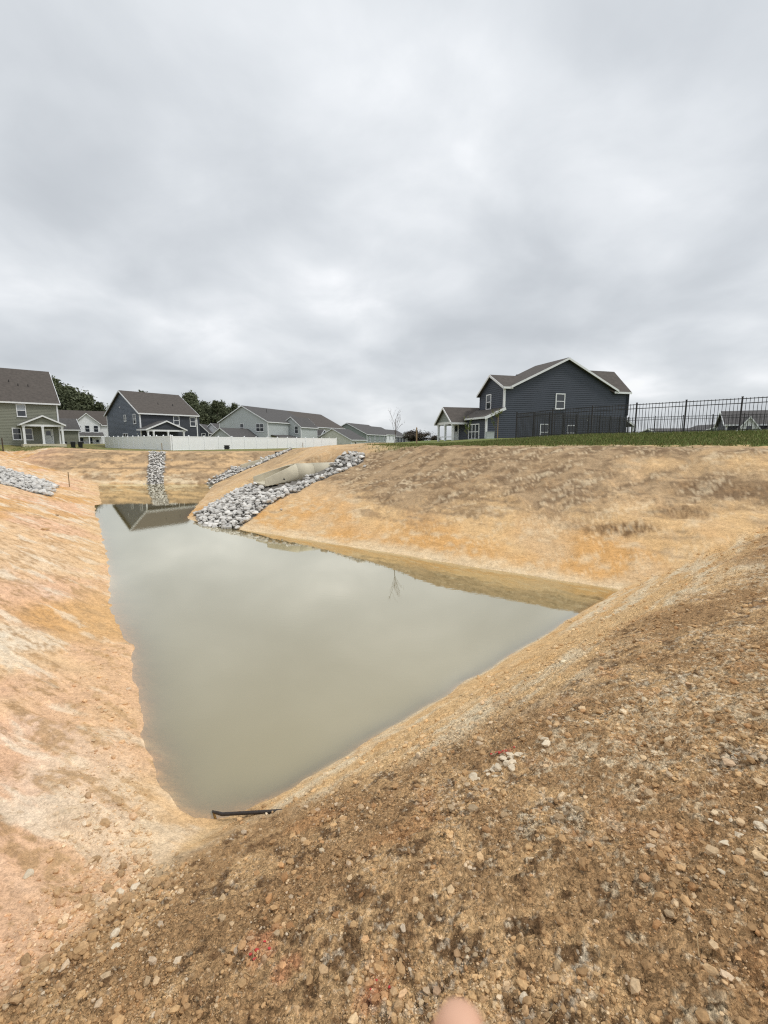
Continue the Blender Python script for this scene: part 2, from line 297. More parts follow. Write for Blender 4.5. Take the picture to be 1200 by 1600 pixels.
def soil_mat():
    m, n, l, p = mat('soil')
    def N(t, **kw):
        q_ = n.new(t)
        for k_, v_ in kw.items(): q_.inputs[k_].default_value = v_
        return q_
    def mth(op, a, b, clamp=False):
        q_ = n.new('ShaderNodeMath'); q_.operation = op; q_.use_clamp = clamp
        for i, v_ in enumerate((a, b)):
            if isinstance(v_, (int, float)): q_.inputs[i].default_value = v_
            else: l.new(v_, q_.inputs[i])
        return q_.outputs[0]
    at = N('ShaderNodeAttribute'); at.attribute_name = 'Col'; tcn = N('ShaderNodeTexCoord'); al = at.outputs['Alpha']
    wn_ = N('ShaderNodeTexNoise', Scale=30.0, Detail=3.0); l.new(tcn.outputs['Object'], wn_.inputs['Vector'])
    wv_ = n.new('ShaderNodeVectorMath'); wv_.operation = 'SCALE'; wv_.inputs['Scale'].default_value = 0.03; l.new(wn_.outputs['Color'], wv_.inputs[0])
    wp = n.new('ShaderNodeVectorMath'); wp.operation = 'ADD'; l.new(tcn.outputs['Object'], wp.inputs[0]); l.new(wv_.outputs[0], wp.inputs[1])
    hs, cs = [], []
    for sc_ in (38.0, 95.0, 210.0):
        v_ = N('ShaderNodeTexVoronoi', Scale=sc_); l.new(wp.outputs[0], v_.inputs['Vector'])
        hs.append((v_.outputs['Distance'], sc_)); sp = n.new('ShaderNodeSeparateColor'); l.new(v_.outputs['Color'], sp.inputs[0]); cs.append((sp.outputs[0], v_.outputs['Distance']))
    nz = N('ShaderNodeTexNoise', Scale=55.0, Detail=6.0, Roughness=0.7); l.new(tcn.outputs['Object'], nz.inputs['Vector'])
    # brightness of single crumbs
    br = mth('ADD', mth('MULTIPLY', mth('SUBTRACT', cs[0][0], 0.5), 0.5), mth('MULTIPLY', mth('SUBTRACT', cs[1][0], 0.5), 0.75)); br = mth('ADD', br, mth('MULTIPLY', mth('SUBTRACT', cs[2][0], 0.5), 0.34))
    br = mth('ADD', br, mth('MULTIPLY', mth('SUBTRACT', nz.outputs[0], 0.5), 0.9))
    br = mth('MULTIPLY', br, mth('ADD', mth('MULTIPLY', al, 0.9), 0.1))
    for ang_, sx_, sy_, w_ in ((-34.0, 2.2, 9.0, 0.8), (20.0, 3.5, 11.0, 0.55), (0.0, 14.0, 14.0, 0.75)):
        mp_ = N('ShaderNodeMapping'); mp_.vector_type = 'TEXTURE'; mp_.inputs['Rotation'].default_value = (0, 0, R(ang_)); mp_.inputs['Scale'].default_value = (1 / sx_, 1 / sy_, 1.0 / sy_); l.new(tcn.outputs['Object'], mp_.inputs[0])
        bn = N('ShaderNodeTexNoise', Scale=1.0, Detail=4.0, Roughness=0.65); l.new(mp_.outputs[0], bn.inputs['Vector'])
        br = mth('ADD', br, mth('MULTIPLY', mth('MULTIPLY', mth('SUBTRACT', bn.outputs[0], 0.5), w_), mth('SUBTRACT', 1.0, mth('MULTIPLY', al, 0.7))))
    br = mth('ADD', br, 1.0)
    vm = n.new('ShaderNodeVectorMath'); vm.operation = 'SCALE'; l.new(at.outputs['Color'], vm.inputs[0]); l.new(br, vm.inputs['Scale'])
    l.new(vm.outputs[0], p.inputs['Base Color']); p.inputs['Roughness'].default_value = 0.97; p.inputs['Specular IOR Level'].default_value = 0.15
    h_ = None
    for d_, sc_ in hs:
        t = mth('MULTIPLY', d_, -0.55 / sc_); h_ = t if h_ is None else mth('ADD', h_, t)
    h_ = mth('MULTIPLY', h_, al); h_ = mth('ADD', h_, mth('MULTIPLY', nz.outputs[0], 0.010))
    b = N('ShaderNodeBump', Strength=1.0, Distance=1.0); l.new(h_, b.inputs['Height']); l.new(b.outputs[0], p.inputs['Normal'])
    return m
M_ground = soil_mat()
M_clod = attr_mat('clods', fine=0.22, fscale=90, bump=0.5, bdist=0.004, bscale=160)
M_white = simple('white_vinyl', lin(246, 248, 250), 0.45, 0.03, 2)
M_trim = simple('white_trim', lin(228, 230, 232), 0.55, 0.03, 3)
M_navy = simple('navy_siding', lin(62, 68, 79), 0.6, 0.07, 1.2)
M_navy2 = simple('charcoal_siding', lin(56, 60, 68), 0.6, 0.07, 1.2)
M_blue = simple('blue_grey_siding', lin(98, 106, 118), 0.6, 0.06, 1.0)
M_olive = simple('sage_siding', lin(128, 130, 116), 0.6, 0.05, 1.0)
M_grey = simple('pale_grey_siding', lin(184, 190, 190), 0.6, 0.04, 1.0)
M_greygreen = simple('grey_green_siding', lin(136, 144, 140), 0.6, 0.04, 1.0)
M_cream = simple('cream_siding', lin(208, 208, 196), 0.6, 0.04, 1.0)
M_whitesd = simple('white_siding', lin(226, 228, 230), 0.6, 0.03, 1.0)
M_roof = simple('brown_grey_shingles', lin(84, 78, 73), 0.9, 0.18, 3.0, 0.5, 12)
M_roofd = simple('charcoal_shingles', lin(84, 82, 81), 0.9, 0.18, 3.0, 0.5, 12)
M_glass = simple('window_glass', lin(42, 47, 54), 0.06, 0.05, 1.0, spec=0.8)
M_blind = simple('window_blind', lin(170, 176, 182), 0.3, 0.03, 1.0)
M_door = simple('painted_door', lin(196, 200, 200), 0.5, 0.03, 2)
M_black = simple('black_metal', lin(26, 27, 30), 0.45, 0.1, 5)
M_bin = simple('black_plastic', lin(30, 32, 34), 0.5, 0.1, 5)
M_conc = simple('concrete', lin(198, 190, 168), 0.9, 0.10, 2.5, 0.4, 30)
M_stone = simple('riprap_stone', lin(206, 203, 197), 0.9, 0.18, 6.0, 0.5, 9, rand=0.28, bdist=0.012)
M_fabric = simple('black_geotextile', lin(40, 40, 42), 0.9, 0.1, 8)
M_wood = simple('weathered_wood', lin(150, 128, 98), 0.9, 0.15, 10)
M_bark = simple('bark', lin(74, 64, 54), 0.95, 0.2, 4, 0.6, 10)
M_twig = simple('twig_bark', lin(92, 84, 76), 0.95, 0.2, 4)
M_steel = simple('rusty_black_pipe', lin(46, 38, 33), 0.6, 0.3, 30, 0.4, 60)
M_red = simple('red_marking_paint', lin(190, 62, 60), 0.7, 0.15, 40)
M_clodobj = simple('clod_soil', lin(182, 150, 112), 0.97, 0.22, 3, 0.7, 6, spec=0.2, rand=0.22, bdist=0.003)
M_paleclod = simple('chalky_clod', lin(218, 202, 176), 0.97, 0.14, 3, 0.7, 6, spec=0.2, rand=0.12, bdist=0.003)
def leaf_mat(name, c1, c2):
    m, n, l, p = mat(name)
    oi = n.new('ShaderNodeTexCoord'); nz = n.new('ShaderNodeTexNoise'); nz.inputs['Scale'].default_value = 0.9; nz.inputs['Detail'].default_value = 4
    l.new(oi.outputs['Object'], nz.inputs['Vector'])
    rp = n.new('ShaderNodeValToRGB'); rp.color_ramp.elements[0].position = 0.35; rp.color_ramp.elements[0].color = (*c1, 1)
    rp.color_ramp.elements[1].position = 0.68; rp.color_ramp.elements[1].color = (*c2, 1); l.new(nz.outputs[0], rp.inputs[0])
    l.new(rp.outputs[0], p.inputs['Base Color']); p.inputs['Roughness'].default_value = 0.85; p.inputs['Specular IOR Level'].default_value = 0.2
    return m
M_leaf = leaf_mat('wood_foliage', lin(78, 86, 66), lin(114, 118, 90))
M_leafd = leaf_mat('dark_foliage', lin(72, 66, 60), lin(104, 94, 84))
M_leafy = leaf_mat('young_leaves', lin(92, 104, 54), lin(132, 132, 74))
M_grass = attr_mat('grass_blades', fine=0.05, bump=0)

# ------------------------------------------------------------------ mesh helpers
def link(o, parent=None):
    COL.objects.link(o)
    if parent is not None: o.parent = parent
    return o
def meshdata(name, v, f, m=None, smooth=False):
    me = bpy.data.meshes.new(name); me.from_pydata([tuple(map(float, q)) for q in v], [], f); me.update()
    if m is not None: me.materials.append(m)
    if smooth: me.shade_smooth()
    return me
def obj(name, me, parent=None, loc=(0, 0, 0), rz=0.0):
    o = bpy.data.objects.new(name, me); o.location = loc; o.rotation_euler = (0, 0, rz); return link(o, parent)
def tag(o, label=None, cat=None, group=None, kind=None):
    for k, v in (('label', label), ('category', cat), ('group', group), ('kind', kind)):
        if v: o[k] = v
    return o
def empty(name, loc, rz=0.0, label=None, cat=None, group=None):
    o = bpy.data.objects.new(name, None); o.location = loc; o.rotation_euler = (0, 0, rz); o.empty_display_size = 0.3
    link(o); return tag(o, label, cat, group)
class MB:
    def __init__(s): s.v = []; s.f = []
    def add(s, vs, fs):
        b = len(s.v); s.v += [tuple(map(float, q)) for q in vs]; s.f += [tuple(i + b for i in q) for q in fs]; return s
    def box(s, x0, x1, y0, y1, z0, z1):
        return s.add([(x0, y0, z0), (x1, y0, z0), (x1, y1, z0), (x0, y1, z0), (x0, y0, z1), (x1, y0, z1), (x1, y1, z1), (x0, y1, z1)],
                     [(0, 3, 2, 1), (4, 5, 6, 7), (0, 1, 5, 4), (1, 2, 6, 5), (2, 3, 7, 6), (3, 0, 4, 7)])
    def hexa(s, a, b):      # two matching quads -> solid
        return s.add(list(a) + list(b), [(0, 3, 2, 1), (4, 5, 6, 7), (0, 1, 5, 4), (1, 2, 6, 5), (2, 3, 7, 6), (3, 0, 4, 7)])
    def bar(s, p, q, w, h=None):
        h = h or w; p = Vector(p); q = Vector(q); d = (q - p).normalized(); up = Vector((0, 0, 1)) if abs(d.z) < 0.95 else Vector((1, 0, 0))
        a = d.cross(up).normalized(); b = a.cross(d).normalized()
        c = lambda o: [o - a * w / 2 - b * h / 2, o + a * w / 2 - b * h / 2, o + a * w / 2 + b * h / 2, o - a * w / 2 + b * h / 2]
        return s.hexa(c(p), c(q))
    def tube(s, pts, rad, n=8):
        pts = [Vector(p) for p in pts]; rad = rad if isinstance(rad, (list, tuple)) else [rad] * len(pts); rings = []
        for i, p in enumerate(pts):
            d = (pts[min(i + 1, len(pts) - 1)] - pts[max(i - 1, 0)]).normalized()
            up = Vector((0, 0, 1)) if abs(d.z) < 0.9 else Vector((1, 0, 0)); a = d.cross(up).normalized(); b = a.cross(d)
            rings.append([p + (a * math.cos(2 * math.pi * k / n) + b * math.sin(2 * math.pi * k / n)) * rad[i] for k in range(n)])
        fs = []
        for i in range(len(pts) - 1):
            for k in range(n): fs.append((i * n + k, i * n + (k + 1) % n, (i + 1) * n + (k + 1) % n, (i + 1) * n + k))
        fs.append(tuple(range(n))[::-1]); fs.append(tuple((len(pts) - 1) * n + k for k in range(n)))
        return s.add([q for r_ in rings for q in r_], fs)
    def me(s, name, m, smooth=False): return meshdata(name, s.v, s.f, m, smooth)
    def build(s, name, m, parent=None, smooth=False): return obj(name, s.me(name, m, smooth), parent)
def np_mesh(name, v, f, m, col=None, smooth=False):
    """fast mesh from arrays; f is (n,k)"""
    me = bpy.data.meshes.new(name); k = f.shape[1]
    me.vertices.add(len(v)); me.vertices.foreach_set('co', np.ascontiguousarray(v, np.float32).ravel())
    me.loops.add(f.size); me.loops.foreach_set('vertex_index', np.ascontiguousarray(f, np.int32).ravel())
    me.polygons.add(len(f)); me.polygons.foreach_set('loop_start', np.arange(0, f.size, k, dtype=np.int32))
    me.polygons.foreach_set('loop_total', np.full(len(f), k, np.int32))
    me.update(calc_edges=True)
    if col is not None:
        a = me.color_attributes.new('Col', 'FLOAT_COLOR', 'POINT')
        c4 = np.ones((len(v), 4), np.float32); c4[:, :col.shape[1]] = col; a.data.foreach_set('color', c4.ravel())
    me.materials.append(m)
    me.polygons.foreach_set('use_smooth', np.full(len(f), smooth, bool))
    return me

#==TERRAIN_END==
# ------------------------------------------------------------------ ground
az = np.concatenate([np.linspace(-R(60), R(60), 620), np.linspace(R(60), R(300), 62)[1:-1]])
rad = [0.35]
while rad[-1] < 60: rad.append(rad[-1] + min(0.0050 * rad[-1] * math.sqrt(1 + (rad[-1] / 8) ** 2), 0.12 if rad[-1] < 27 else 0.22) if rad[-1] > 0.8 else rad[-1] * 1.02)
rad = np.array(rad + list(np.geomspace(61, 3500, 60)))
A, Rr = np.meshgrid(az, rad)
gx = (Rr * np.sin(A)).ravel(); gy = (Rr * np.cos(A)).ravel()
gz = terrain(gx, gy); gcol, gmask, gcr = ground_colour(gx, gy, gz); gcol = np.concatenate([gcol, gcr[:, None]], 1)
na, nr = len(az), len(rad)
ii = np.arange(nr - 1)[:, None] * na; jj = np.arange(na)[None, :]; jn = (jj + 1) % na
gf = np.stack([ii + jj, ii + jn, ii + na + jn, ii + na + jj], -1).reshape(-1, 4)[:, ::-1]
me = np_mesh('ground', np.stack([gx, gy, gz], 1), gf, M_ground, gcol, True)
ground = tag(obj('ground', me), kind='structure')
# small cap that closes the sheet at the photographer's feet
k0 = np.arange(na); v = np.concatenate([np.stack([gx[:na], gy[:na], gz[:na]], 1), [[0, 0, th(0, 0)]]])
cc = np.concatenate([gcol[:na], gcol[:1]])
me = np_mesh('soil_patch', v, np.stack([k0, (k0 + 1) % na, np.full(na, na)], 1)[:, ::-1], M_ground, cc, True)
tag(obj('soil_patch', me, ground), kind='structure')

# ------------------------------------------------------------------ water
ST = 0.12
wx = np.arange(-44, 9, ST); wy = np.arange(2.5, 40.5, ST)
WX, WY = np.meshgrid(wx, wy); tz = terrain(WX.ravel(), WY.ravel())
idx = np.arange(len(wx) * len(wy)).reshape(len(wy), len(wx))
q = np.stack([idx[:-1, :-1], idx[:-1, 1:], idx[1:, 1:], idx[1:, :-1]], -1).reshape(-1, 4)
keep = (tz[q].min(1) < 0.03); q = q[keep]
used, inv = np.unique(q, return_inverse=True); q = inv.reshape(-1, 4)
wv = np.stack([WX.ravel()[used], WY.ravel()[used], np.zeros(len(used))], 1)
depth = np.clip(-tz[used], 0, 2)
m, n, l, p = mat('turbid_water')
n.remove(p); out = n['Material Output']
at = n.new('ShaderNodeAttribute'); at.attribute_name = 'Col'
dif = n.new('ShaderNodeBsdfDiffuse'); dif.inputs[0].default_value = (*lin(140, 126, 86), 1)
tr = n.new('ShaderNodeBsdfTransparent'); tr.inputs[0].default_value = (0.86, 0.78, 0.62, 1)
gl = n.new('ShaderNodeBsdfGlossy'); gl.inputs['Roughness'].default_value = 0.0; gl.inputs[0].default_value = (0.98, 0.97, 0.87, 1)
lw = n.new('ShaderNodeLayerWeight'); lw.inputs[0].default_value = 0.5
pw = n.new('ShaderNodeMath'); pw.operation = 'POWER'; l.new(lw.outputs['Facing'], pw.inputs[0]); pw.inputs[1].default_value = 1.65
fr = n.new('ShaderNodeMath'); fr.operation = 'MULTIPLY_ADD'; l.new(pw.outputs[0], fr.inputs[0]); fr.inputs[1].default_value = 0.97; fr.inputs[2].default_value = 0.02
m1 = n.new('ShaderNodeMixShader'); m2 = n.new('ShaderNodeMixShader')
sepc = n.new('ShaderNodeSeparateColor'); l.new(at.outputs['Color'], sepc.inputs[0]); l.new(sepc.outputs[0], m1.inputs[0])
l.new(tr.outputs[0], m1.inputs[1]); l.new(dif.outputs[0], m1.inputs[2])
l.new(fr.outputs[0], m2.inputs[0]); l.new(m1.outputs[0], m2.inputs[1]); l.new(gl.outputs[0], m2.inputs[2]); l.new(m2.outputs[0], out.inputs[0])
tcn = n.new('ShaderNodeTexCoord'); mp = n.new('ShaderNodeMapping'); mp.inputs['Scale'].default_value = (1.0, 2.2, 1); mp.inputs['Rotation'].default_value = (0, 0, R(25)); l.new(tcn.outputs['Object'], mp.inputs[0])
nz = n.new('ShaderNodeTexNoise'); nz.inputs['Scale'].default_value = 5; nz.inputs['Detail'].default_value = 3; l.new(mp.outputs[0], nz.inputs['Vector'])
bp = n.new('ShaderNodeBump'); bp.inputs['Strength'].default_value = 0.012; bp.inputs['Distance'].default_value = 0.03; l.new(nz.outputs[0], bp.inputs['Height'])
l.new(bp.outputs[0], gl.inputs['Normal']); l.new(bp.outputs[0], lw.inputs['Normal'])
opac = 1 - np.exp(-depth / 0.07)
me = np_mesh('pond_water', wv, q, m, np.repeat(opac[:, None], 3, 1), True)
tag(obj('pond_water', me), kind='structure')

# ------------------------------------------------------------------ stones and clods
def ico(sub):
    bm = bmesh.new(); bmesh.ops.create_icosphere(bm, subdivisions=sub, radius=1.0)
    v = np.array([x.co[:] for x in bm.verts]); f = np.array([[w.index for w in x.verts] for x in bm.faces]); bm.free(); return v, f
ICO1, ICO2, ICO3 = ico(1), ico(2), ico(3)
def rock_verts(base, seed, cuts=10, amp=0.14, flat=(1, 0.8, 0.62)):
    r_ = np.random.default_rng(seed); v = base.copy()
    for _ in range(cuts):
        d = r_.normal(size=3); d /= np.linalg.norm(d); h = r_.uniform(0.5, 0.85); dd = v @ d
        v = v - np.where(dd > h, dd - h, 0)[:, None] * d
    v = v * (1 + amp * (r_.random(len(v)) - 0.5))[:, None]
    return v * np.array(flat) * r_.uniform(0.88, 1.12, 3)
def riprap(name, poly, step, smin_, smax_, label, group, seed, limit=300, lift=0.35, sub=ICO2, avoid=None):
    r_ = np.random.default_rng(seed); P = np.array(poly)
    x0, y0 = P.min(0); x1, y1 = P.max(0)
    X, Y = np.meshgrid(np.arange(x0, x1, step), np.arange(y0, y1, step)); X = X.ravel() + r_.uniform(-.45, .45, X.size) * step; Y = Y.ravel() + r_.uniform(-.45, .45, Y.size) * step
    k = inpoly(X, Y, poly); st_ = r_.random(len(X)) < 0.05; X = X + st_ * r_.normal(0, 0.4, len(X)); Y = Y + st_ * r_.normal(0, 0.4, len(Y))
    if avoid is not None: k &= ~avoid(X, Y)
    X, Y = X[k], Y[k]; Z = terrain(X, Y); S = (smin_ + (smax_ * 1.15 - smin_) * r_.random(len(X)) ** 1.6) / 2
    order = np.argsort(-S); c = P.mean(0)
    root = empty(name, (float(c[0]), float(c[1]), th(*c)), 0, label, 'stones', group)
    vars_ = [meshdata('stone', rock_verts(sub[0], seed * 10 + i), sub[1].tolist(), M_stone) for i in range(6)]
    rv = [rock_verts(sub[0], seed * 10 + i) for i in range(6)]
    bv, bf, nb = [], [], 0
    for n_, i in enumerate(order):
        rot = Euler((r_.uniform(-.5, .5), r_.uniform(-.5, .5), r_.uniform(0, 6.28)))
        loc = Vector((X[i], Y[i], Z[i] + S[i] * lift + r_.uniform(0, 0.06)))
        if n_ < limit:
            o = bpy.data.objects.new('stone', vars_[n_ % 6]); o.location = loc - root.location; o.rotation_euler = rot; o.scale = (S[i],) * 3; link(o, root)
        else:
            mt = np.array(rot.to_matrix()); w = rv[n_ % 6] @ mt.T * S[i] + np.array(loc - root.location); bv.append(w); bf.append(sub[1] + nb); nb += len(w)
    if bv:
        o = obj('small_stones', np_mesh('small_stones', np.concatenate(bv), np.concatenate(bf), M_stone), root); o['kind'] = 'stuff'
    # filter fabric and gap shade between the stones are painted into the ground colour
    return root
pu, pe = PIPE_U, PIPE_E
def near_pipe(X, Y):
    a = (X - pe[0]) * pu[0] + (Y - pe[1]) * pu[1]; b = -(X - pe[0]) * pu[1] + (Y - pe[1]) * pu[0]
    return (a > -0.12) & (np.abs(b) < np.where(a < 1.9, 1.30 - 0.10 * np.clip(a, 0, 2), 0.85) * (a < 3.7) - 9.0 * (a >= 3.7)) | ((a > 0.3) & (b > 0) & (b < 2.2) & (a < 3.4))
riprap('riprap_apron', AP1, 0.145, 0.14, 0.31, 'wide spill of pale grey stones from the concrete pipe end down to the water', None, 3, 300, 0.5, avoid=near_pipe)
riprap('riprap_apron', AP2, 0.20, 0.16, 0.34, 'grey stone bed in the swale on the left bank below the sage house', None, 4, 300, 0.5)
riprap('riprap_chute', AP3, 0.17, 0.14, 0.26, 'narrow straight strip of grey stones down the far bank below white fence', None, 5, 300, 0.5)
riprap('riprap_channel', AP4, 0.22, 0.18, 0.34, 'grey stones in the far corner channel behind the right bank', None, 6, 300, 0.5)

# loose clods on the near bank: the 300 largest are pieces of their own
def scatter(nc, r0, r1, seed, azr=58):
    r_ = np.random.default_rng(seed); a = r_.uniform(-R(azr), R(azr), nc); rr = np.exp(r_.uniform(math.log(r0), math.log(r1), nc))
    return rr * np.sin(a), rr * np.cos(a), r_
X, Y, r_ = scatter(150000, 0.75, 15.0, 21)
dn, dr, dl, db, dsp = dists(X, Y)
zn = slope_near(dn); dom = zn - np.maximum(0.31 * (dl + left_off(Y)), 0.43 * dr)
cl = fbm(X * 2.3, Y * 2.3, 81, 4, 0.6); cl2 = fbm(X * 0.9, Y * 0.9, 82, 3)
pr_ = np.clip(ss(0.44, 0.60, cl) * 0.9 + 0.16, 0, 1) * ss(-0.12, 0.05, dom) * np.where(dn < 0.02, 0, 1)
pr_ = pr_ * (0.35 + 0.65 * ss(-0.3, 1.2, dn - 0.7 * 0 + (cl2 - 0.5) * 2)) 
foot = ss(0.9, 0.2, dl) * ss(-0.02, 0.05, dl) * ss(9, 5, Y) * 0.45 + ss(-0.45, -0.1, dom) * ss(8, 5, Y) * 0.5 * (dl > 0.03)
pr_ = np.maximum(pr_, foot)
k = r_.random(len(X)) < pr_; X, Y, dn, cl, cl2, dom = X[k], Y[k], dn[k], cl[k], cl2[k], dom[k]
Rd = np.hypot(X, Y)
S = 0.0031 * np.minimum(r_.pareto(2.1, len(X)) + 1, 9.0) * (0.55 + 0.16 * Rd) ** 0.85 * (1 + 1.1 * ss(-0.15, 0.1, -dom + 0.25) * ss(5.5, 2, Y))
S = np.minimum(S, 0.010 + 0.010 * Rd); S = np.minimum(S, 0.045)
Z = terrain(X, Y); ok = Z > 0.005; X, Y, Z, S, cl, cl2, dn, Rd = [q_[ok] for q_ in (X, Y, Z, S, cl, cl2, dn, Rd)]
ap = S / np.sqrt(Rd ** 2 + 2.4); order = np.argsort(-ap)
vclod = [rock_verts(ICO2[0], 900 + i, 12, 0.22, (1, 0.8, 0.65)) for i in range(8)]
mclod = [meshdata('clod', v_, ICO2[1].tolist(), M_clodobj if i < 7 else M_paleclod) for i, v_ in enumerate(vclod)]
for n_, i in enumerate(order[:220]):
    o = bpy.data.objects.new('clod', mclod[r_.integers(0, 8)]); o.location = (X[i], Y[i], Z[i] + S[i] * 0.12); o.rotation_euler = (r_.uniform(-.6, .6), r_.uniform(-.6, .6), r_.uniform(0, 6.28))
    o.scale = (S[i],) * 3; link(o, ground)
rest = order[220:52000]
NV = 24; base = np.stack([rock_verts(ICO1[0], 500 + i, 3, 0.35, (1, 0.85, 0.7)) for i in range(NV)])
ang = r_.uniform(0, 6.28, len(rest)); vi = r_.integers(0, NV, len(rest)); bvv = base[vi] * S[rest][:, None, None] * r_.uniform(0.7, 1.3, (len(rest), 1, 3))
ca, sa = np.cos(ang)[:, None], np.sin(ang)[:, None]
vx = bvv[:, :, 0] * ca - bvv[:, :, 1] * sa; vy = bvv[:, :, 0] * sa + bvv[:, :, 1] * ca
vv = np.stack([vx + X[rest][:, None], vy + Y[rest][:, None], bvv[:, :, 2] + (Z[rest] + S[rest] * 0.25)[:, None]], -1).reshape(-1, 3)
ff = (ICO1[1][None] + (np.arange(len(rest)) * len(ICO1[0]))[:, None, None]).reshape(-1, 3)
gc, _, _ = ground_colour(X[rest], Y[rest], Z[rest])
pick = r_.random(len(rest)); tint = np.where((pick < 0.20)[:, None], C['cream'], np.where((pick < 0.26)[:, None], C['white'], np.where((pick < 0.33)[:, None], C['rust'], np.where((pick < 0.62)[:, None], C['brown'], C['tan']))))
ccol = (gc * 0.6 + tint * 0.4) * r_.uniform(0.8, 1.2, (len(rest), 1))
o = tag(obj('loose_gravel', np_mesh('loose_gravel', vv, ff, M_clod, np.repeat(np.clip(ccol, 0.01, 0.85), len(ICO1[0]), 0))),
        'brown and chalky clods and gravel strewn over the near bank', 'gravel', kind='stuff')

# single clods that catch the eye, red paint spots, chalk lumps
def clod(x, y, s, m=M_clodobj, seed=1, flat=(1, 0.8, 0.6), name='clod'):
    me = meshdata(name, rock_verts(ICO2[0], seed, 10, 0.2, flat), ICO2[1].tolist(), m)
    o = bpy.data.objects.new(name, me); o.location = (x, y, th(x, y) + s * 0.25); o.scale = (s,) * 3; o.rotation_euler = (0, 0, seed * 1.3); link(o, ground); return o
clod(-2.36, 3.45, 0.055, M_clodobj, 31, (1.2, 0.6, 0.55)); clod(-11.24, 15.0, 0.13, M_clodobj, 32, (1.3, 0.7, 0.5)); clod(-13.3, 18.5, 0.10, M_clodobj, 33)
r2 = np.random.default_rng(77)
for i in range(46):
    x = 0.92 + r2.normal() * 0.16; y = 2.97 + r2.normal() * 0.07 + (x - 0.92) * 0.35; clod(x, y, min(0.010 * (1 + r2.pareto(1.8)), 0.042), M_paleclod, 300 + i, (1.2, 0.9, 0.55))
for i in range(26):
    x = 1.62 + r2.normal() * 0.14; y = 1.75 + r2.normal() * 0.10; clod(x, y, min(0.007 * (1 + r2.pareto(1.8)), 0.028), M_paleclod, 360 + i, (1.2, 0.9, 0.55))
def paint_spots(cx, cy, sx, sy, nsp, seed, label):
    r2 = np.random.default_rng(seed); root = empty('paint_mark', (cx, cy, th(cx, cy)), 0, label, 'paint mark')
    for i in range(nsp):
        x = cx + r2.normal() * sx; y = cy + r2.normal() * sy; s = r2.uniform(0.004, 0.010)
        me = meshdata('painted_pebble', rock_verts(ICO2[0], seed * 50 + i, 4, 0.2, (1.1, 0.9, 0.6)), ICO2[1].tolist(), M_red)
        o = bpy.data.objects.new('painted_pebble', me); o.location = (x - cx, y - cy, th(x, y) + s * 0.4 - root.location.z); o.scale = (s,) * 3; link(o, root)
paint_spots(0.90, 3.20, 0.03, 0.025, 14, 61, 'bright red paint dabs on pebbles above the chalk lumps')
paint_spots(-0.60, 1.93, 0.035, 0.05, 6, 62, 'red stained pebbles in brown soil left of centre near the lower edge')
paint_spots(-0.05, 1.50, 0.03, 0.02, 4, 63, 'red stained pebbles at the bottom edge beside the fingertip')

# bits of dry root and straw on the turned soil
r2 = random.Random(41); mb = MB()
for i in range(70):
    rr = math.exp(r2.uniform(math.log(1.0), math.log(6.0))); a_ = r2.uniform(-0.55, 0.75); x = rr * math.sin(a_); y = rr * math.cos(a_)
    if th(x, y) < 0.15: continue
    L_ = r2.uniform(0.03, 0.11) * (0.6 + 0.25 * rr); h0 = r2.uniform(0, 6.28); pts = []
    for k_ in range(5):
        pts.append((x, y, th(x, y) + 0.004 + 0.006 * math.sin(k_))); h0 += r2.uniform(-.5, .5); x += math.cos(h0) * L_ / 4; y += math.sin(h0) * L_ / 4
    mb.tube(pts, [0.0016 * (0.7 + 0.2 * rr)] * 4 + [0.0006], 5)
tag(mb.build('dry_roots', simple('dry_root', lin(176, 150, 112), 0.95, 0.25, 20)), 'thin dry roots and straws scattered over the near soil', 'roots', kind='stuff')

# dark bent pipe at the water's tip
mb = MB(); z1 = 0.055
mb.tube([(-1.66, 3.92, -0.10), (-1.60, 3.83, -0.01), (-1.53, 3.74, z1), (-1.46, 3.70, z1 + .02), (-1.15, 3.67, 0.12), (-0.76, 3.65, 0.165)], [0.006, 0.009, 0.014, 0.016, 0.016, 0.015], 10)
tag(mb.build('bent_pipe', M_steel, None, True), 'thin dark bent pipe lying at the near tip of the pond', 'pipe')

# ------------------------------------------------------------------ concrete outlet: flared end + pipe
root = empty('concrete_outlet', (pe[0], pe[1], PIPE_Z), PIPE_A, 'pale concrete culvert pipe with flared end in the right bank', 'culvert')
RO, TH = 0.50, 0.085
def fes_section(s, Ls, inner):
    t = min(s / Ls, 1.0); ro = RO - (TH if inner else 0); w = (0.92 + (0.53 - 0.92) * t) - (TH if inner else 0)
    h = 0.36 + (2 * RO * 0.995 - 0.36) * t; zb = TH if inner else 0.0; pts = []
    hh = max(h - zb, 0.02) if not inner else min(max(h - zb, 0.02), 2 * ro * 0.995)
    phi = math.acos(max(-1, 1 - hh / ro)) if hh < 2 * ro else math.pi
    per = 2 * w + 2 * hh
    for i in range(33):
        k_ = -1 + 2 * i / 32; a = k_ * phi; c = (ro * math.sin(a), ro - ro * math.cos(a))
        d = (k_ + 1) / 2 * per
        if d < hh: b = (-w, hh - d)
        elif d < hh + 2 * w: b = (-w + d - hh, 0.0)
        else: b = (w, d - hh - 2 * w)
        e_ = t ** 1.3
        pts.append((b[0] + (c[0] - b[0]) * e_, zb + b[1] + (c[1] - b[1]) * e_))
    return pts
mb = MB(); Ls = 1.85; ns = 14; rows = []
for inner in (False, True):
    rows.append([[(s, y_, z_) for y_, z_ in fes_section(s, Ls, inner)] for s in [Ls * i / ns for i in range(ns + 1)]])
vsx = [p_ for side in rows for sec in side for p_ in sec]; fs = []
off = (ns + 1) * 33
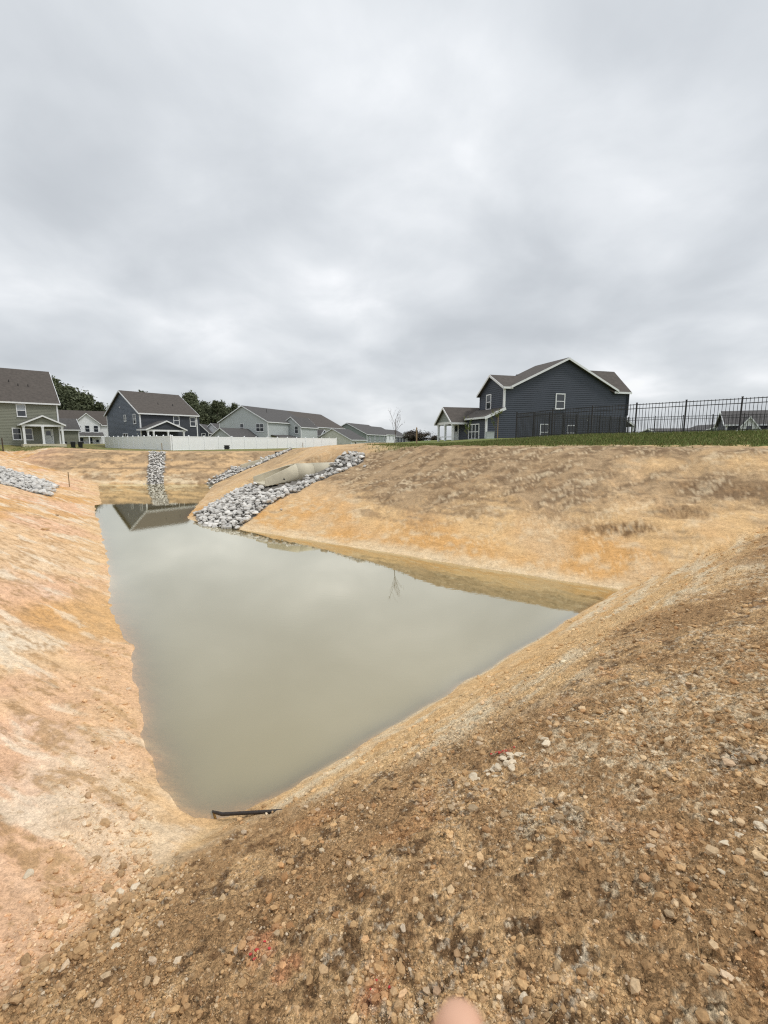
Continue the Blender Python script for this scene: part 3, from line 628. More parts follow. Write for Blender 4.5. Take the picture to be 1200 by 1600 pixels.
for i in range(ns):
    for j in range(32):
        a = i * 33 + j; fs.append((a, a + 1, a + 34, a + 33)); b = off + a; fs.append((b, b + 33, b + 34, b + 1))
    for j in (0, 32):
        a = i * 33 + j; fs.append((a, a + 33, off + a + 33, off + a))
for j in range(32): fs.append((j, off + j, off + j + 1, j + 1))
mb.add(vsx, fs); mb.build('flared_end', M_conc, root, False)
def pipe_seg(s0, s1, ro):
    mb = MB(); n_ = 40; vs_ = []; fs_ = []
    for s, r0 in ((s0, ro), (s1, ro), (s1, RO - TH), (s0, RO - TH)):
        vs_ += [(s, r0 * math.cos(2 * math.pi * k / n_), RO + r0 * math.sin(2 * math.pi * k / n_)) for k in range(n_)]
    for q_ in range(4):
        for k in range(n_):
            a = q_ * n_ + k; b = q_ * n_ + (k + 1) % n_; c2 = ((q_ + 1) % 4) * n_; fs_.append((a, b, c2 + (k + 1) % n_, c2 + k))
    return mb.add(vs_, fs_)
pipe_seg(Ls + 0.004, 2.75, RO).build('pipe_section', M_conc, root, True)
pipe_seg(2.765, 5.4, RO + 0.012).build('pipe_section', M_conc, root, True)
mb = MB().tube([(0.95, -0.80, 0.30), (0.95, -0.90, 0.30)], 0.035, 10); mb.build('lifting_hole', M_bin, root)
# second, half-buried outlet in the far channel
zo = th(-10.2, 40.0); root = empty('concrete_outlet', (-10.2, 40.0, zo), R(38), 'low concrete outlet edge half buried above the far stones', 'culvert')
MB().hexa([(-2.2, -.08, -.5), (1.6, -.08, -.5), (1.6, .08, -.5), (-2.2, .08, -.5)], [(-2.2, -.08, -.25), (1.6, -.08, .62), (1.6, .08, .62), (-2.2, .08, -.25)]).build('side_wall', M_conc, root)
MB().box(1.1, 1.9, .085, .5, -.3, .75).build('pipe_mouth', M_bin, root)

# ------------------------------------------------------------------ houses
def courses(mb, poly, place, c=0.20, lip=0.03):
    zs = [p_[1] for p_ in poly]; z0, z1 = min(zs), max(zs)
    def ext(z):
        xs = []
        for (a, az_), (b, bz) in zip(poly, poly[1:] + poly[:1]):
            if abs(az_ - bz) < 1e-9:
                if abs(z - az_) < 1e-6: xs += [a, b]
            elif min(az_, bz) - 1e-9 <= z <= max(az_, bz) + 1e-9: xs.append(a + (b - a) * (z - az_) / (bz - az_))
        return (min(xs), max(xs)) if xs else (0, 0)
    z = z0
    while z < z1 - 1e-4:
        zt = min(z + c, z1); a0, a1 = ext(z + 1e-5); b0, b1 = ext(zt - 1e-5)
        mb.add([place(a0, z, lip), place(a1, z, lip), place(b1, zt, 0.002), place(b0, zt, 0.002), place(a0, z, 0), place(a1, z, 0)], [(0, 1, 2, 3), (4, 5, 1, 0)])
        z = zt
def block(root, x0, x1, y0, y1, ze, zp, axis, wm, rm, ov=0.35, ze2=None, zb=-0.7, gm=None, walls='FBLR', wallz=None, corner=True, tm=None, siding=True):
    """gabled volume; ridge along axis; ze/ze2 eave heights at low/high side of the gable run"""
    tm = tm or M_trim; ze2 = ze if ze2 is None else ze2
    if axis == 'y': g0, g1, l0, l1 = x0, x1, y0, y1; P = lambda g, l_, z: (g, l_, z)
    else: g0, g1, l0, l1 = y0, y1, x0, x1; P = lambda g, l_, z: (l_, g, z)
    gm = (g0 + g1) / 2 if gm is None else gm
    wb = zb if wallz is None else wallz
    pent = [(g0, wb), (g1, wb), (g1, ze2), (gm, zp), (g0, ze)]
    mb = MB()
    gabs = ('F', 'B') if axis == 'y' else ('L', 'R'); sides = ('L', 'R') if axis == 'y' else ('F', 'B')
    if gabs[0] in walls: courses(mb, pent, lambda u, z, o: P(u, l0 - o, z))
    if gabs[1] in walls: courses(mb, pent, lambda u, z, o: P(u, l1 + o, z))
    if sides[0] in walls: courses(mb, [(l0, wb), (l1, wb), (l1, ze), (l0, ze)], lambda u, z, o: P(g0 - o, u, z))
    if sides[1] in walls: courses(mb, [(l0, wb), (l1, wb), (l1, ze2), (l0, ze2)], lambda u, z, o: P(g1 + o, u, z))
    if mb.v: mb.build('wall', wm, root)
    mb = MB(); T = 0.13; d = 0.03
    for ge, zz, sg in ((g0, ze, -1), (g1, ze2, 1)):
        sl = (zp - zz) / abs(gm - ge); xe = ge + sg * ov; zee = zz - sl * ov + d
        a = [P(gm, l0 - ov, zp + d), P(xe, l0 - ov, zee), P(xe, l1 + ov, zee), P(gm, l1 + ov, zp + d)]
        mb.hexa(a, [(p_[0], p_[1], p_[2] + T) for p_ in a])
        for k_, ll in enumerate((l0 - ov - 0.035, l1 + ov + 0.035)):
            r2 = MB(); q0 = P(gm, ll, 0); q1 = P(xe, ll, 0); w = 0.03; dd = (0, w) if axis == 'y' else (w, 0)
            A_ = [(q0[0] - dd[0], q0[1] - dd[1], zp - 0.07), (q1[0] - dd[0], q1[1] - dd[1], zee - 0.09), (q1[0] + dd[0], q1[1] + dd[1], zee - 0.09), (q0[0] + dd[0], q0[1] + dd[1], zp - 0.07)]
            r2.hexa(A_, [(p_[0], p_[1], p_[2] + 0.21) for p_ in A_]); r2.build('rake_board', tm, root)
        f = MB(); e0 = P(xe + sg * 0.02, l0 - ov, zee); e1 = P(xe + sg * 0.02, l1 + ov, zee)
        f.bar((e0[0], e0[1], zee + 0.01), (e1[0], e1[1], zee + 0.01), 0.05, 0.20); f.build('fascia', tm, root)
    roof = mb.build('roof', rm, root)
    if corner:
        for g, zz in ((g0, ze), (g1, ze2)):
            for ll in (l0, l1):
                p_ = P(g, ll, 0); MB().box(p_[0] - 0.09, p_[0] + 0.09, p_[1] - 0.09, p_[1] + 0.09, wb, zz - 0.08).build('corner_board', tm, root)
    return roof
WCACHE = {}
def window(root, x, y, z, w, h, face='F', lights=1, blind=False):
    """centre of the window on the wall, face F looks to -y, L to -x, R to +x"""
    key = (round(w, 2), round(h, 2), lights, blind)
    if key not in WCACHE:
        f = MB(); t = 0.10
        f.box(-w / 2 - t, -w / 2, -0.075, 0.02, -h / 2 - t, h / 2 + t); f.box(w / 2, w / 2 + t, -0.075, 0.02, -h / 2 - t, h / 2 + t)
        f.box(-w / 2, w / 2, -0.073, 0.02, h / 2, h / 2 + t); f.box(-w / 2, w / 2, -0.073, 0.02, -h / 2 - t, -h / 2)
        for k_ in range(1, lights): u = -w / 2 + w * k_ / lights; f.box(u - 0.05, u + 0.05, -0.071, 0.02, -h / 2, h / 2)
        g = MB().box(-w / 2, w / 2, -0.028, 0.015, -h / 2, h / 2); r2 = MB().box(-w / 2, w / 2, -0.062, -0.03, -0.035, 0.035)
        s_ = MB().box(-w / 2 - t - .04, w / 2 + t + .04, -0.11, 0.02, -h / 2 - t - 0.05, -h / 2 - t - 0.002)
        bl = MB().box(-w / 2 + .02, w / 2 - .02, -0.031, -0.0285, 0.03, h / 2) if blind else None
        WCACHE[key] = [f.me('window', M_trim), g.me('pane', M_glass), r2.me('sash_rail', M_trim), s_.me('sill', M_trim), bl.me('blind', M_blind) if bl else None]
    md = WCACHE[key]; rz = {'F': 0, 'L': -math.pi / 2, 'R': math.pi / 2}[face]
    o = obj('window', md[0], root, (x, y, z), rz)
    for nme, q_ in zip(('pane', 'sash_rail', 'sill', 'blind'), md[1:]):
        if q_: obj(nme, q_, o)
    return o
def door(root, x, y, z0, w=0.95, h=2.05, face='F', m=None):
    f = MB().box(-w / 2 - .1, -w / 2, -.07, .02, 0, h + .1).box(w / 2, w / 2 + .1, -.07, .02, 0, h + .1).box(-w / 2, w / 2, -.068, .02, h, h + .1)
    o = obj('door', MB().box(-w / 2, w / 2, -.04, .02, 0, h).me('door', m or M_door), root, (x, y, z0), {'F': 0, 'L': -math.pi / 2}[face])
    f.build('door_frame', M_trim, o); MB().box(w / 2 - .14, w / 2 - .08, -.09, -.04, 0.95, 1.05).build('handle', M_black, o)
    MB().box(-w / 2 + .18, w / 2 - .18, -.052, -.04, 1.15, h - .2).build('door_light', M_glass, o)
    return o
def post(root, x, y, z0, z1, w=0.20, m=None):
    mb = MB().box(x - w / 2, x + w / 2, y - w / 2, y + w / 2, z0, z1).box(x - w / 2 - .04, x + w / 2 + .04, y - w / 2 - .04, y + w / 2 + .04, z0 - .002, z0 + .2).box(x - w / 2 - .04, x + w / 2 + .04, y - w / 2 - .04, y + w / 2 + .04, z1 - .16, z1 - .002)
    return mb.build('porch_post', m or M_trim, root)
def vent(root, x, y, z, h=0.4): MB().tube([(x, y, z - 0.3), (x, y, z + h)], 0.05, 8).build('vent_pipe', M_black, root)

# --- navy house on the right
H1 = (11.9, 46.8, 3.3); H1R = math.atan2(.301, .954)
h = empty('house', H1, H1R, 'dark navy two-storey house behind the black fence on the right', 'house')
block(h, 0.92, 13.3, 0.0, 4.9, 5.55, 8.40, 'y', M_navy, M_roof, 0.38, corner=False, walls='FB', zb=2.9)
def cross_roof(root, xo, xv, xr, y0, y1, ym, z0, z1, zm, ov=0.3):
    """roof of a side gable that dies into the main roof along valleys: xo outer end, xv where the eave meets, xr where the ridge meets"""
    sg = -1 if xo < xr else 1; X0 = xo + sg * ov; mb = MB()
    for ye, ze_, dy in ((y0, z0, -1), (y1, z1, 1)):
        sl = (zm - ze_) / abs(ym - ye); yo = ye + dy * ov; zo_ = ze_ - sl * ov
        a = [(X0, ym, zm + .03), (xr, ym, zm + .03), (xv, yo, zo_ + .03), (X0, yo, zo_ + .03)]
        mb.hexa(a, [(p_[0], p_[1], p_[2] + .13) for p_ in a])
        MB().hexa(*[[(X0 + sg * q_, ym, zm - .07 + w), (X0 + sg * q_, yo, zo_ - .06 + w), (X0 + sg * (q_ + .05), yo, zo_ - .06 + w), (X0 + sg * (q_ + .05), ym, zm - .07 + w)] for q_, w in ((.01, 0), (.01, .22))]).build('rake_board', M_trim, root)
        MB().bar((X0, yo + dy * .03, zo_ + .05), (xv, yo + dy * .03, zo_ + .05), .05, .2).build('fascia', M_navy2 if dy > 0 else M_trim, root)
    return mb.build('roof', M_roof, root)
cross_roof(h, 0.0, 0.75, 3.45, 0.0, 4.7, 2.4, 5.45, 5.1, 6.75)
cross_roof(h, 15.2, 13.2, 8.8, 0.0, 4.8, 2.4, 5.5, 5.5, 7.72)
mb = MB(); courses(mb, [(0.0, -.7), (4.7, -.7), (4.7, 5.1), (2.4, 6.7), (0.0, 5.45)], lambda u, z, o: (-o, u, z)); mb.build('wall', M_navy, h)
mb = MB(); courses(mb, [(0.0, -.7), (4.8, -.7), (4.8, 5.5), (2.4, 7.65), (0.0, 5.5)], lambda u, z, o: (15.2 + o, u, z)); mb.build('wall', M_navy, h)
mb = MB(); courses(mb, [(0.0, -.7), (15.2, -.7), (15.2, 5.45), (0, 5.45)], lambda u, z, o: (u, 4.9 + o, z)); mb.build('wall', M_navy, h)
mb = MB(); courses(mb, [(0.0, -0.7), (15.2, -0.7), (15.2, 5.42), (0, 5.42)], lambda u, z, o: (u, -0.004 - o, z)); mb.build('wall', M_navy, h)
MB().box(15.12, 15.28, -.09, .09, -.7, 5.4).build('corner_board', M_navy2, h)
MB().box(-0.09, 0.09, -0.10, 0.08, 3.3, 5.35).build('corner_board', M_trim, h)
# lower strip with its lean-to roof
mb = MB(); courses(mb, [(-1.91, -.7), (0, -.7), (0, 3.3), (-1.91, 2.5)], lambda u, z, o: (u, -0.002 - o, z)); mb.build('wall', M_navy, h); mb = MB(); courses(mb, [(0, -.7), (6.5, -.7), (6.5, 2.5), (0, 2.5)], lambda u, z, o: (-1.91 - o, u, z)); mb.build('wall', M_navy, h)
a = [(0.0, -0.30, 3.36), (-2.25, -0.30, 2.40), (-2.25, 6.5, 2.40), (0.0, 6.5, 3.36)]
MB().hexa(a, [(p_[0], p_[1], p_[2] + .12) for p_ in a]).build('lean_to_roof', M_roof, h)
MB().bar((0.02, -0.34, 3.34), (-2.28, -0.34, 2.36), 0.06, 0.26).build('rake_board', M_trim, h)
MB().box(-2.00, -1.82, -.10, .08, -.7, 2.42).build('corner_board', M_trim, h)
MB().bar((-2.27, -.3, 2.42), (-2.27, 4.0, 2.42), 0.06, 0.18).build('fascia', M_trim, h)
# porch wing
block(h, -3.5, 0.3, 4.2, 8.0, 2.2, 3.68, 'x', M_greygreen, M_roof, 0.3, walls='L', wallz=2.2, corner=False)
MB().box(-3.55, -3.38, 4.1, 8.06, 1.95, 2.2).build('beam', M_trim, h); MB().box(-3.55, -1.9, 4.1, 4.26, 1.95, 2.2).build('beam', M_trim, h)
for yy in (4.25, 6.1, 7.9): post(h, -3.46, yy, -0.1, 1.96)
MB().box(-3.5, -3.42, 4.3, 7.8, 0.55, 0.65).build('railing', M_trim, h); MB().box(-3.5, -1.9, 4.2, 8.0, -0.5, 0.05).build('porch_floor', M_conc, h)
door(h, -1.94, 6.4, 0.05, 0.95, 2.0, 'L')
window(h, 6.57, -0.02, 4.21, 0.95, 1.38); window(h, 4.80, -0.02, 1.05, 0.85, 1.50); window(h, 8.16, -0.02, 1.0, 0.95, 1.45)
window(h, -0.015, 2.9, 4.19, 0.80, 1.38, 'L'); window(h, -1.93, 2.4, 1.10, 2.1, 1.42, 'L', lights=3)
# side porch at the right end with gutter and downspout
a = [(15.2, 0.6, 2.85), (17.3, 0.6, 1.75), (17.3, 5.0, 1.75), (15.2, 5.0, 2.85)]
MB().hexa(a, [(p_[0], p_[1], p_[2] + .12) for p_ in a]).build('porch_roof', M_roofd, h)
MB().bar((15.2, 0.55, 2.86), (17.35, 0.55, 1.74), 0.06, 0.2).build('rake_board', M_trim, h)
MB().box(15.35, 16.6, 1.6, 1.75, -0.5, 1.95).build('garage_door', M_whitesd, h); MB().box(17.0, 17.2, 0.7, 0.9, -0.5, 1.75).build('porch_post', M_trim, h)
MB().tube([(17.35, 0.6, 1.7), (17.3, 0.55, 1.35), (16.9, 0.5, 1.1), (16.75, 0.45, 0.8), (16.75, 0.45, -0.4)], 0.06, 8).build('downspout', M_black, h)
MB().tube([(15.3, -0.15, 5.3), (15.3, -0.15, 2.9)], 0.06, 8).build('downspout', M_navy2, h)
MB().box(10.15, 10.3, -0.12, -0.02, 2.25, 2.4).build('outdoor_lamp', M_trim, h)
vent(h, 4.2, 4.4, 7.0)
# --- sage house on the left
h2 = empty('house', (-58.0, 54.8, 3.05), R(43.8), 'sage green two-storey house at the left edge', 'house')
rf = block(h2, 0, 16.6, 0, 11, 5.75, 10.4, 'x', M_olive, M_roof, 0.35)
block(h2, 12, 20.9, 10.6, 15.6, 2.35, 4.0, 'x', M_olive, M_roofd, 0.3)
window(h2, 12.56, -0.02, 4.49, 0.85, 1.45, blind=True); window(h2, 11.82, -0.02, 1.38, 0.80, 1.40); window(h2, 13.1, -0.02, 1.36, 0.70, 1.40); door(h2, 15.3, -0.02, 0.05, 0.9, 1.95)
block(h2, 12.2, 16.75, -2.3, 0.0, 2.62, 3.72, 'y', M_olive, M_roofd, 0.25, walls='F', wallz=2.62, corner=False)
MB().box(12.15, 16.8, -2.32, -2.12, 2.36, 2.62).build('beam', M_trim, h2); MB().box(16.62, 16.8, -2.12, 0.0, 2.38, 2.62).build('beam', M_trim, h2)
for xx in (12.35, 14.4, 16.6): post(h2, xx, -2.2, -0.1, 2.37, 0.24)
MB().box(12.1, 16.9, -2.4, 0, -0.6, 0.04).build('porch_floor', M_conc, h2)
vent(h2, 11.9, 3.0, 8.35); vent(h2, 12.8, 2.4, 7.85); vent(h2, 13.9, 2.4, 7.85)
# --- blue grey house
h3 = empty('house', (-38.2, 73.5, 2.3), R(52), 'blue grey two-storey house behind the white fence', 'house')
block(h3, 0, 9.5, 0, 12.0, 5.6, 9.2, 'x', M_blue, M_roof, 0.35)
window(h3, -0.015, 5.08, 4.89, 0.6, 0.85, 'L'); window(h3, -0.015, 1.75, 4.66, 0.75, 1.35, 'L'); window(h3, -0.015, 5.38, 1.9, 1.6, 0.9, 'L', lights=2)
window(h3, 5.86, -0.02, 4.57, 0.85, 1.35); window(h3, 8.75, -0.02, 4.45, 0.85, 1.35)
block(h3, -0.3, 5.9, -2.6, 0.0, 2.95, 4.25, 'y', M_navy2, M_roofd, 0.22, walls='F', wallz=2.95, corner=False)
MB().box(-0.35, 5.95, -2.62, -2.42, 2.68, 2.95).build('beam', M_trim, h3)
for xx in (-0.1, 0.75, 3.05, 5.65): post(h3, xx, -2.5, -0.4, 2.69, 0.22)
MB().box(-0.3, 5.9, -2.6, 0, -0.6, 0.03).build('porch_floor', M_conc, h3)
mb = MB(); courses(mb, [(0, -.7), (10, -.7), (10, 5.5), (0, 5.5)], lambda u, z, o: (u, -0.02 - o, z)); mb.build('wall', M_navy2, h3)
vent(h3, 4.2, 2.4, 7.1); vent(h3, 6.6, 2.2, 7.0)
MB().box(-0.12, -0.02, 1.0, 1.2, 2.2, 2.45).build('meter_box', M_grey, h3); MB().box(-0.1, -0.02, 6.6, 6.8, 6.6, 6.8).build('vent_cover', M_trim, h3)
# --- white house between them
h4 = empty('house', (-80.8, 122.0, 2.0), R(37), 'white house with gables and porch between the sage and blue houses', 'house')
block(h4, 0, 5.9, 0, 8, 6.1, 8.7, 'y', M_whitesd, M_roof, 0.35, corner=False)
block(h4, -9.5, 8.5, 2.0, 10, 6.0, 9.6, 'x', M_whitesd, M_roof, 0.35, corner=False)
block(h4, -8.6, -2.2, 0.6, 6, 6.0, 9.2, 'y', M_whitesd, M_roof, 0.3, corner=False)
for xx in (1.0, 2.95, 4.9): window(h4, xx, -0.02, 4.75, 0.95, 1.6)
for xx in (1.4, 3.4): window(h4, xx, -0.02, 1.5, 0.9, 1.7)
door(h4, 5.0, -0.02, 0.05)
a = [(-0.3, 0.0, 3.7), (-0.3, -2.2, 2.9), (6.4, -2.2, 2.9), (6.4, 0.0, 3.7)]
MB().hexa(a, [(p_[0], p_[1], p_[2] + .15) for p_ in a]).build('porch_roof', M_roofd, h4); MB().box(-.3, 6.4, -2.2, -2.0, 2.65, 2.9).build('beam', M_trim, h4)
for xx in (0.0, 3.0, 6.1): post(h4, xx, -2.1, -0.4, 2.66, 0.25)
# --- row of houses receding past the white fence
h5 = empty('house', (-38.8, 109.5, 2.2), R(-20), 'pale grey two-storey house behind the middle of the white fence', 'house')
block(h5, 0.5, 13.6, 0, 18, 5.65, 9.15, 'y', M_grey, M_roofd, 0.35)
block(h5, 11.5, 16.8, 9, 17, 5.2, 7.0, 'y', M_grey, M_roofd, 0.3, ze2=4.75, gm=14.2)
window(h5, 6.71, -0.02, 4.38, 0.85, 1.6); window(h5, 11.55, -0.02, 4.33, 1.9, 1.6, lights=2); window(h5, 12.8, 8.98, 4.3, 0.85, 1.6); window(h5, 15.6, 8.98, 4.0, 0.85, 1.6)
a = [(13.6, 1.0, 2.6), (16.4, 1.0, 2.0), (16.4, 9.0, 2.0), (13.6, 9.0, 2.6)]; MB().hexa(a, [(p_[0], p_[1], p_[2] + .15) for p_ in a]).build('porch_roof', M_roofd, h5)
vent(h5, 9.4, 6.0, 8.4)
h6 = empty('house', (-35.8, 130.7, 2.2), R(-20), 'pale grey house with long dark roof just right of its twin behind fence end', 'house')
block(h6, 0.6, 16.6, 0, 22, 5.3, 9.5, 'y', M_cream, M_roof, 0.5)
for yy in (8, 11.5, 18): window(h6, 16.02, yy, 3.9, 1.0, 1.7, 'R')
block(h6, 15, 19, 2, 6, 2.9, 4.3, 'x', M_grey, M_roofd, 0.3)
block(h6, 15, 19, 12, 16, 2.9, 4.3, 'x', M_grey, M_roofd, 0.3)
def far_house(px_peak, d, peak, half, eave, L, wm, rm, rz, label, zb=2.3, wins=()):
    x = (px_peak - 600) / 720 * d; c, s_ = math.cos(R(rz)), math.sin(R(rz))
    hh = empty('house', (x - half * c, d - half * s_, zb), R(rz), label, 'house')
    block(hh, 0, 2 * half, 0, L, eave, peak, 'y', wm, rm, 0.35)
    for (wx_, wz_, w_, h_) in wins: window(hh, wx_, -0.02, wz_, w_, h_)
    for k_ in range(int(L // 5)): window(hh, 2 * half + 0.02, 2.5 + 5 * k_, eave - 1.4, 0.95, 1.5, 'R')
    return hh
far_house(521, 120, 4.6, 5.2, 1.9, 9, M_cream, M_roofd, -22, 'low cream house with dark roof at the right end of the white fence', 2.0)
far_house(543, 150, 6.9, 6.8, 3.4, 20, M_greygreen, M_roofd, -18, 'grey green gabled house right of the white fence end', 2.3)
far_house(564, 188, 7.4, 6.8, 4.1, 26, M_whitesd, M_roofd, -18, 'white house with dark roof behind the grey green one', 2.3)
far_house(598, 215, 6.6, 6.0, 3.4, 22, M_navy2, M_roofd, -18, 'dark charcoal gabled house behind the leafless sapling', 2.3)
far_house(632, 230, 5.0, 8.0, 1.6, 14, M_cream, M_roofd, -12, 'low cream gabled house beside the round dark tree', 2.3)
far_house(317, 118, 5.5, 2.0, 3.5, 12, M_navy2, M_roofd, 8, 'narrow dark gabled house with white trim right of the blue house', 2.2, ((1.2, 2.6, .8, 1.2), (2.8, 2.6, .8, 1.2)))
far_house(335, 122, 5.8, 3.0, 3.2, 14, M_whitesd, M_roofd, -8, 'small white gabled house peeping over the white fence', 2.2)
far_house(349, 98, 3.95, 2.6, 2.2, 9, M_grey, M_roofd, -20, 'low grey garage with dark roof just behind the white fence', 2.2)
hh = empty('house', (49.5, 84, 3.4), R(-6), 'long low dark roofed house seen through the black fence', 'house')
block(hh, 0, 15, 0, 8, 1.5, 2.3, 'x', M_greygreen, M_roofd, 0.3); block(hh, 6, 13, -1.5, 6, 1.6, 2.9, 'y', M_greygreen, M_roofd, 0.3)
h9 = empty('house', (43.5, 59.5, 3.35), R(-28), 'dark roofed house with two white gables at the right edge', 'house')
block(h9, 0, 13, 0, 7, 2.2, 3.9, 'x', M_navy2, M_roofd, 0.3)
for x0_ in (1.0, 3.9): block(h9, x0_, x0_ + 2.2, -1.2, 2.2, 1.5, 3.0, 'y', M_whitesd, M_roofd, 0.2); window(h9, x0_ + 1.1, -1.22, 1.5, 0.6, 0.9)
for xx in (7.5, 10): window(h9, xx, -0.02, 1.3, 0.9, 1.2)

# ------------------------------------------------------------------ fences
def vinyl_fence(p0, p1, n_, label, z_of):
    p0 = Vector(p0); p1 = Vector(p1); d = (p1 - p0) / n_; L_ = d.length; rz = math.atan2(d.y, d.x)
    root = empty('vinyl_fence', (p0.x, p0.y, z_of(0)), 0, label, 'fence', 'white vinyl fence runs')
    pm = MB().box(0.07, L_ - 0.07, -0.012, 0.012, 0.12, 1.70).box(0.06, L_ - 0.06, -0.03, 0.03, 0.05, 0.17).box(0.06, L_ - 0.06, -0.03, 0.03, 1.66, 1.78)
    nb = 14
    for k_ in range(nb):
        u0 = 0.07 + (L_ - 0.14) * k_ / nb; pm.box(u0 + 0.006, u0 + (L_ - 0.14) / nb - 0.006, -0.02, 0.02, 0.17, 1.66)
    pme = pm.me('panel', M_white)
    po = MB().box(-0.065, 0.065, -0.065, 0.065, -0.4, 1.83); po.add([(-.085, -.085, 1.83), (.085, -.085, 1.83), (.085, .085, 1.83), (-.085, .085, 1.83), (0, 0, 1.93)], [(0, 3, 2, 1), (0, 1, 4), (1, 2, 4), (2, 3, 4), (3, 0, 4)])
    pom = po.me('post', M_white)
    for i in range(n_ + 1):
        q_ = p0 + d * i; z = z_of(i / n_) - z_of(0)
        obj('post', pom, root, (q_.x - p0.x, q_.y - p0.y, z), rz)
        if i < n_: obj('panel', pme, root, (q_.x - p0.x, q_.y - p0.y, z), rz)
vinyl_fence((-25.6, 56.0, 0), (-45.4, 76.0, 0), 12, 'receding left run of the white vinyl fence before the blue house', lambda t: 2.30 + 0.06 * t)
vinyl_fence((-25.45, 56.1, 0), (-9.0, 88.0, 0), 15, 'long right run of the white vinyl fence towards the house row', lambda t: 2.26 - 0.05 * t)
def picket_fence(p0, d, n_, label, group='black metal yard fence runs', np_=14, first=True):
    p0 = Vector((*p0, 0)); d = Vector((*d, 0)); L_ = d.length; rz = math.atan2(d.y, d.x); z0 = th(p0.x, p0.y)
    root = empty('picket_fence', (p0.x, p0.y, z0), 0, label, 'fence', group)
    pom = MB().box(-.03, .03, -.03, .03, -.3, 1.42).box(-.038, .038, -.038, .038, 1.42, 1.45).me('post', M_black)
    pk = MB().box(-.009, .009, -.009, .009, 0.08, 1.40).me('picket', M_black)
    for i in range(n_ + 1):
        a_ = p0 + d * i; za = th(a_.x, a_.y) - z0; o_ = a_ - p0
        if i or first: obj('post', pom, root, (o_.x, o_.y, za), rz)
        if i == n_: break
        b_ = a_ + d; zb_ = th(b_.x, b_.y) - z0
        for zr_ in (0.13, 1.18, 1.36):
            u = d.normalized() * 0.03
            MB().bar((o_.x + u.x, o_.y + u.y, za + zr_), (o_.x + d.x - u.x, o_.y + d.y - u.y, zb_ + zr_), 0.028, 0.03).build('rail', M_black, root)
        for k_ in range(np_):
            t = (k_ + 1) / (np_ + 1); obj('picket', pk, root, (o_.x + d.x * t, o_.y + d.y * t, za + (zb_ - za) * t), rz)
picket_fence((7.1, 25.1), (1.47, -1.21), 8, 'near run of the black picket fence along the grassy ridge')
picket_fence((7.1, 25.1), (1.32, 1.26), 9, 'side run of the black picket fence receding before the navy house', first=False)
picket_fence((19.0, 36.45), (1.47, -1.0), 9, 'far run of the black picket fence across the yard', first=False)

# ------------------------------------------------------------------ trees
def crown_mesh(name, seed, kind, n_leaf, m):
    r2 = np.random.default_rng(seed); P_ = []; S_ = []
    if kind == 'pine':
        for b in range(46):
            t = r2.uniform(0.22, 1.0) ; rmax = 0.24 * (1.05 - t) ** 0.7 * r2.uniform(0.6, 1.25); a_ = r2.uniform(0, 6.28)
            k_ = n_leaf // 46; u = r2.random(k_) ** 0.6
            P_.append(np.stack([np.cos(a_) * rmax * u, np.sin(a_) * rmax * u, t + 0.05 * u * r2.uniform(-.6, 1.0)], 1) + r2.normal(size=(k_, 3)) * np.array([.028, .028, .022]))
    else:
        for b in range(34):
            v_ = r2.normal(size=3); v_ /= np.linalg.norm(v_); c_ = np.array([0, 0, 0.62]) + v_ * np.array([.26, .26, .30]) * r2.uniform(0.4, 1.05); k_ = n_leaf // 34
            P_.append(c_ + r2.normal(size=(k_, 3)) * 0.055 * r2.uniform(0.7, 1.3))
    P_ = np.concatenate(P_); n_ = len(P_); s_ = r2.uniform(0.010, 0.022, n_)
    a = r2.normal(size=(n_, 3)); a /= np.linalg.norm(a, axis=1)[:, None]; b = np.cross(a, r2.normal(size=(n_, 3))); b /= np.linalg.norm(b, axis=1)[:, None]
    v_ = np.stack([P_ - a * s_[:, None], P_ + b * s_[:, None] * 0.7, P_ + a * s_[:, None], P_ - b * s_[:, None] * 0.7], 1).reshape(-1, 3)
    return np_mesh(name, v_, np.arange(n_ * 4).reshape(-1, 4), m)
def trunk_mesh(seed, top=0.92, r0=0.016):
    r2 = random.Random(seed); mb = MB(); pts = [(r2.uniform(-.008, .008) * i, r2.uniform(-.008, .008) * i, top * i / 6 - 0.03) for i in range(7)]
    mb.tube(pts, [r0 * (1 - 0.13 * i) for i in range(7)], 7)
    for i in range(12):
        t = r2.uniform(0.3, 0.85); a_ = r2.uniform(0, 6.28); L_ = 0.22 * (1.05 - t); mb.tube([(0, 0, t), (math.cos(a_) * L_, math.sin(a_) * L_, t + 0.05)], [0.006, 0.002], 5)
    return mb.me('trunk', M_bark)
PC = [crown_mesh('crown', 70 + i, 'pine' if i < 3 else 'round', 5200, M_leaf) for i in range(5)]; PT = [trunk_mesh(i) for i in range(5)]
def tree(px, d, ytop, kind, label, group, cm=None, wide=1.0, base=2.3, cat='tree'):
    x = (px - 600) / 720 * d; top = CAM_H + (690 - ytop) / 720 * d; hgt = top - base
    root = empty('tree', (x, d, base), random.uniform(0, 6.28), label, cat, group)
    t = obj('trunk', PT[kind], root); t.scale = (hgt * wide, hgt * wide, hgt)
    c = obj('crown', cm or PC[kind], root); c.scale = (hgt * wide, hgt * wide, hgt)
    return root
WL = [(84, 128, 586), (92, 132, 592), (104, 140, 592), (99, 150, 589), (112, 138, 594), (120, 145, 600), (128, 150, 603), (137, 142, 606), (146, 150, 614), (155, 155, 619), (165, 150, 622), (175, 160, 624), (118, 165, 597), (150, 170, 611)]
for i, (px, d, yt) in enumerate(WL): tree(px, d, yt + 12, (0, 3, 1, 2, 4)[i % 5], 'dark green tree of the wood between the sage and blue houses', 'trees left of the blue house', wide=1.25)
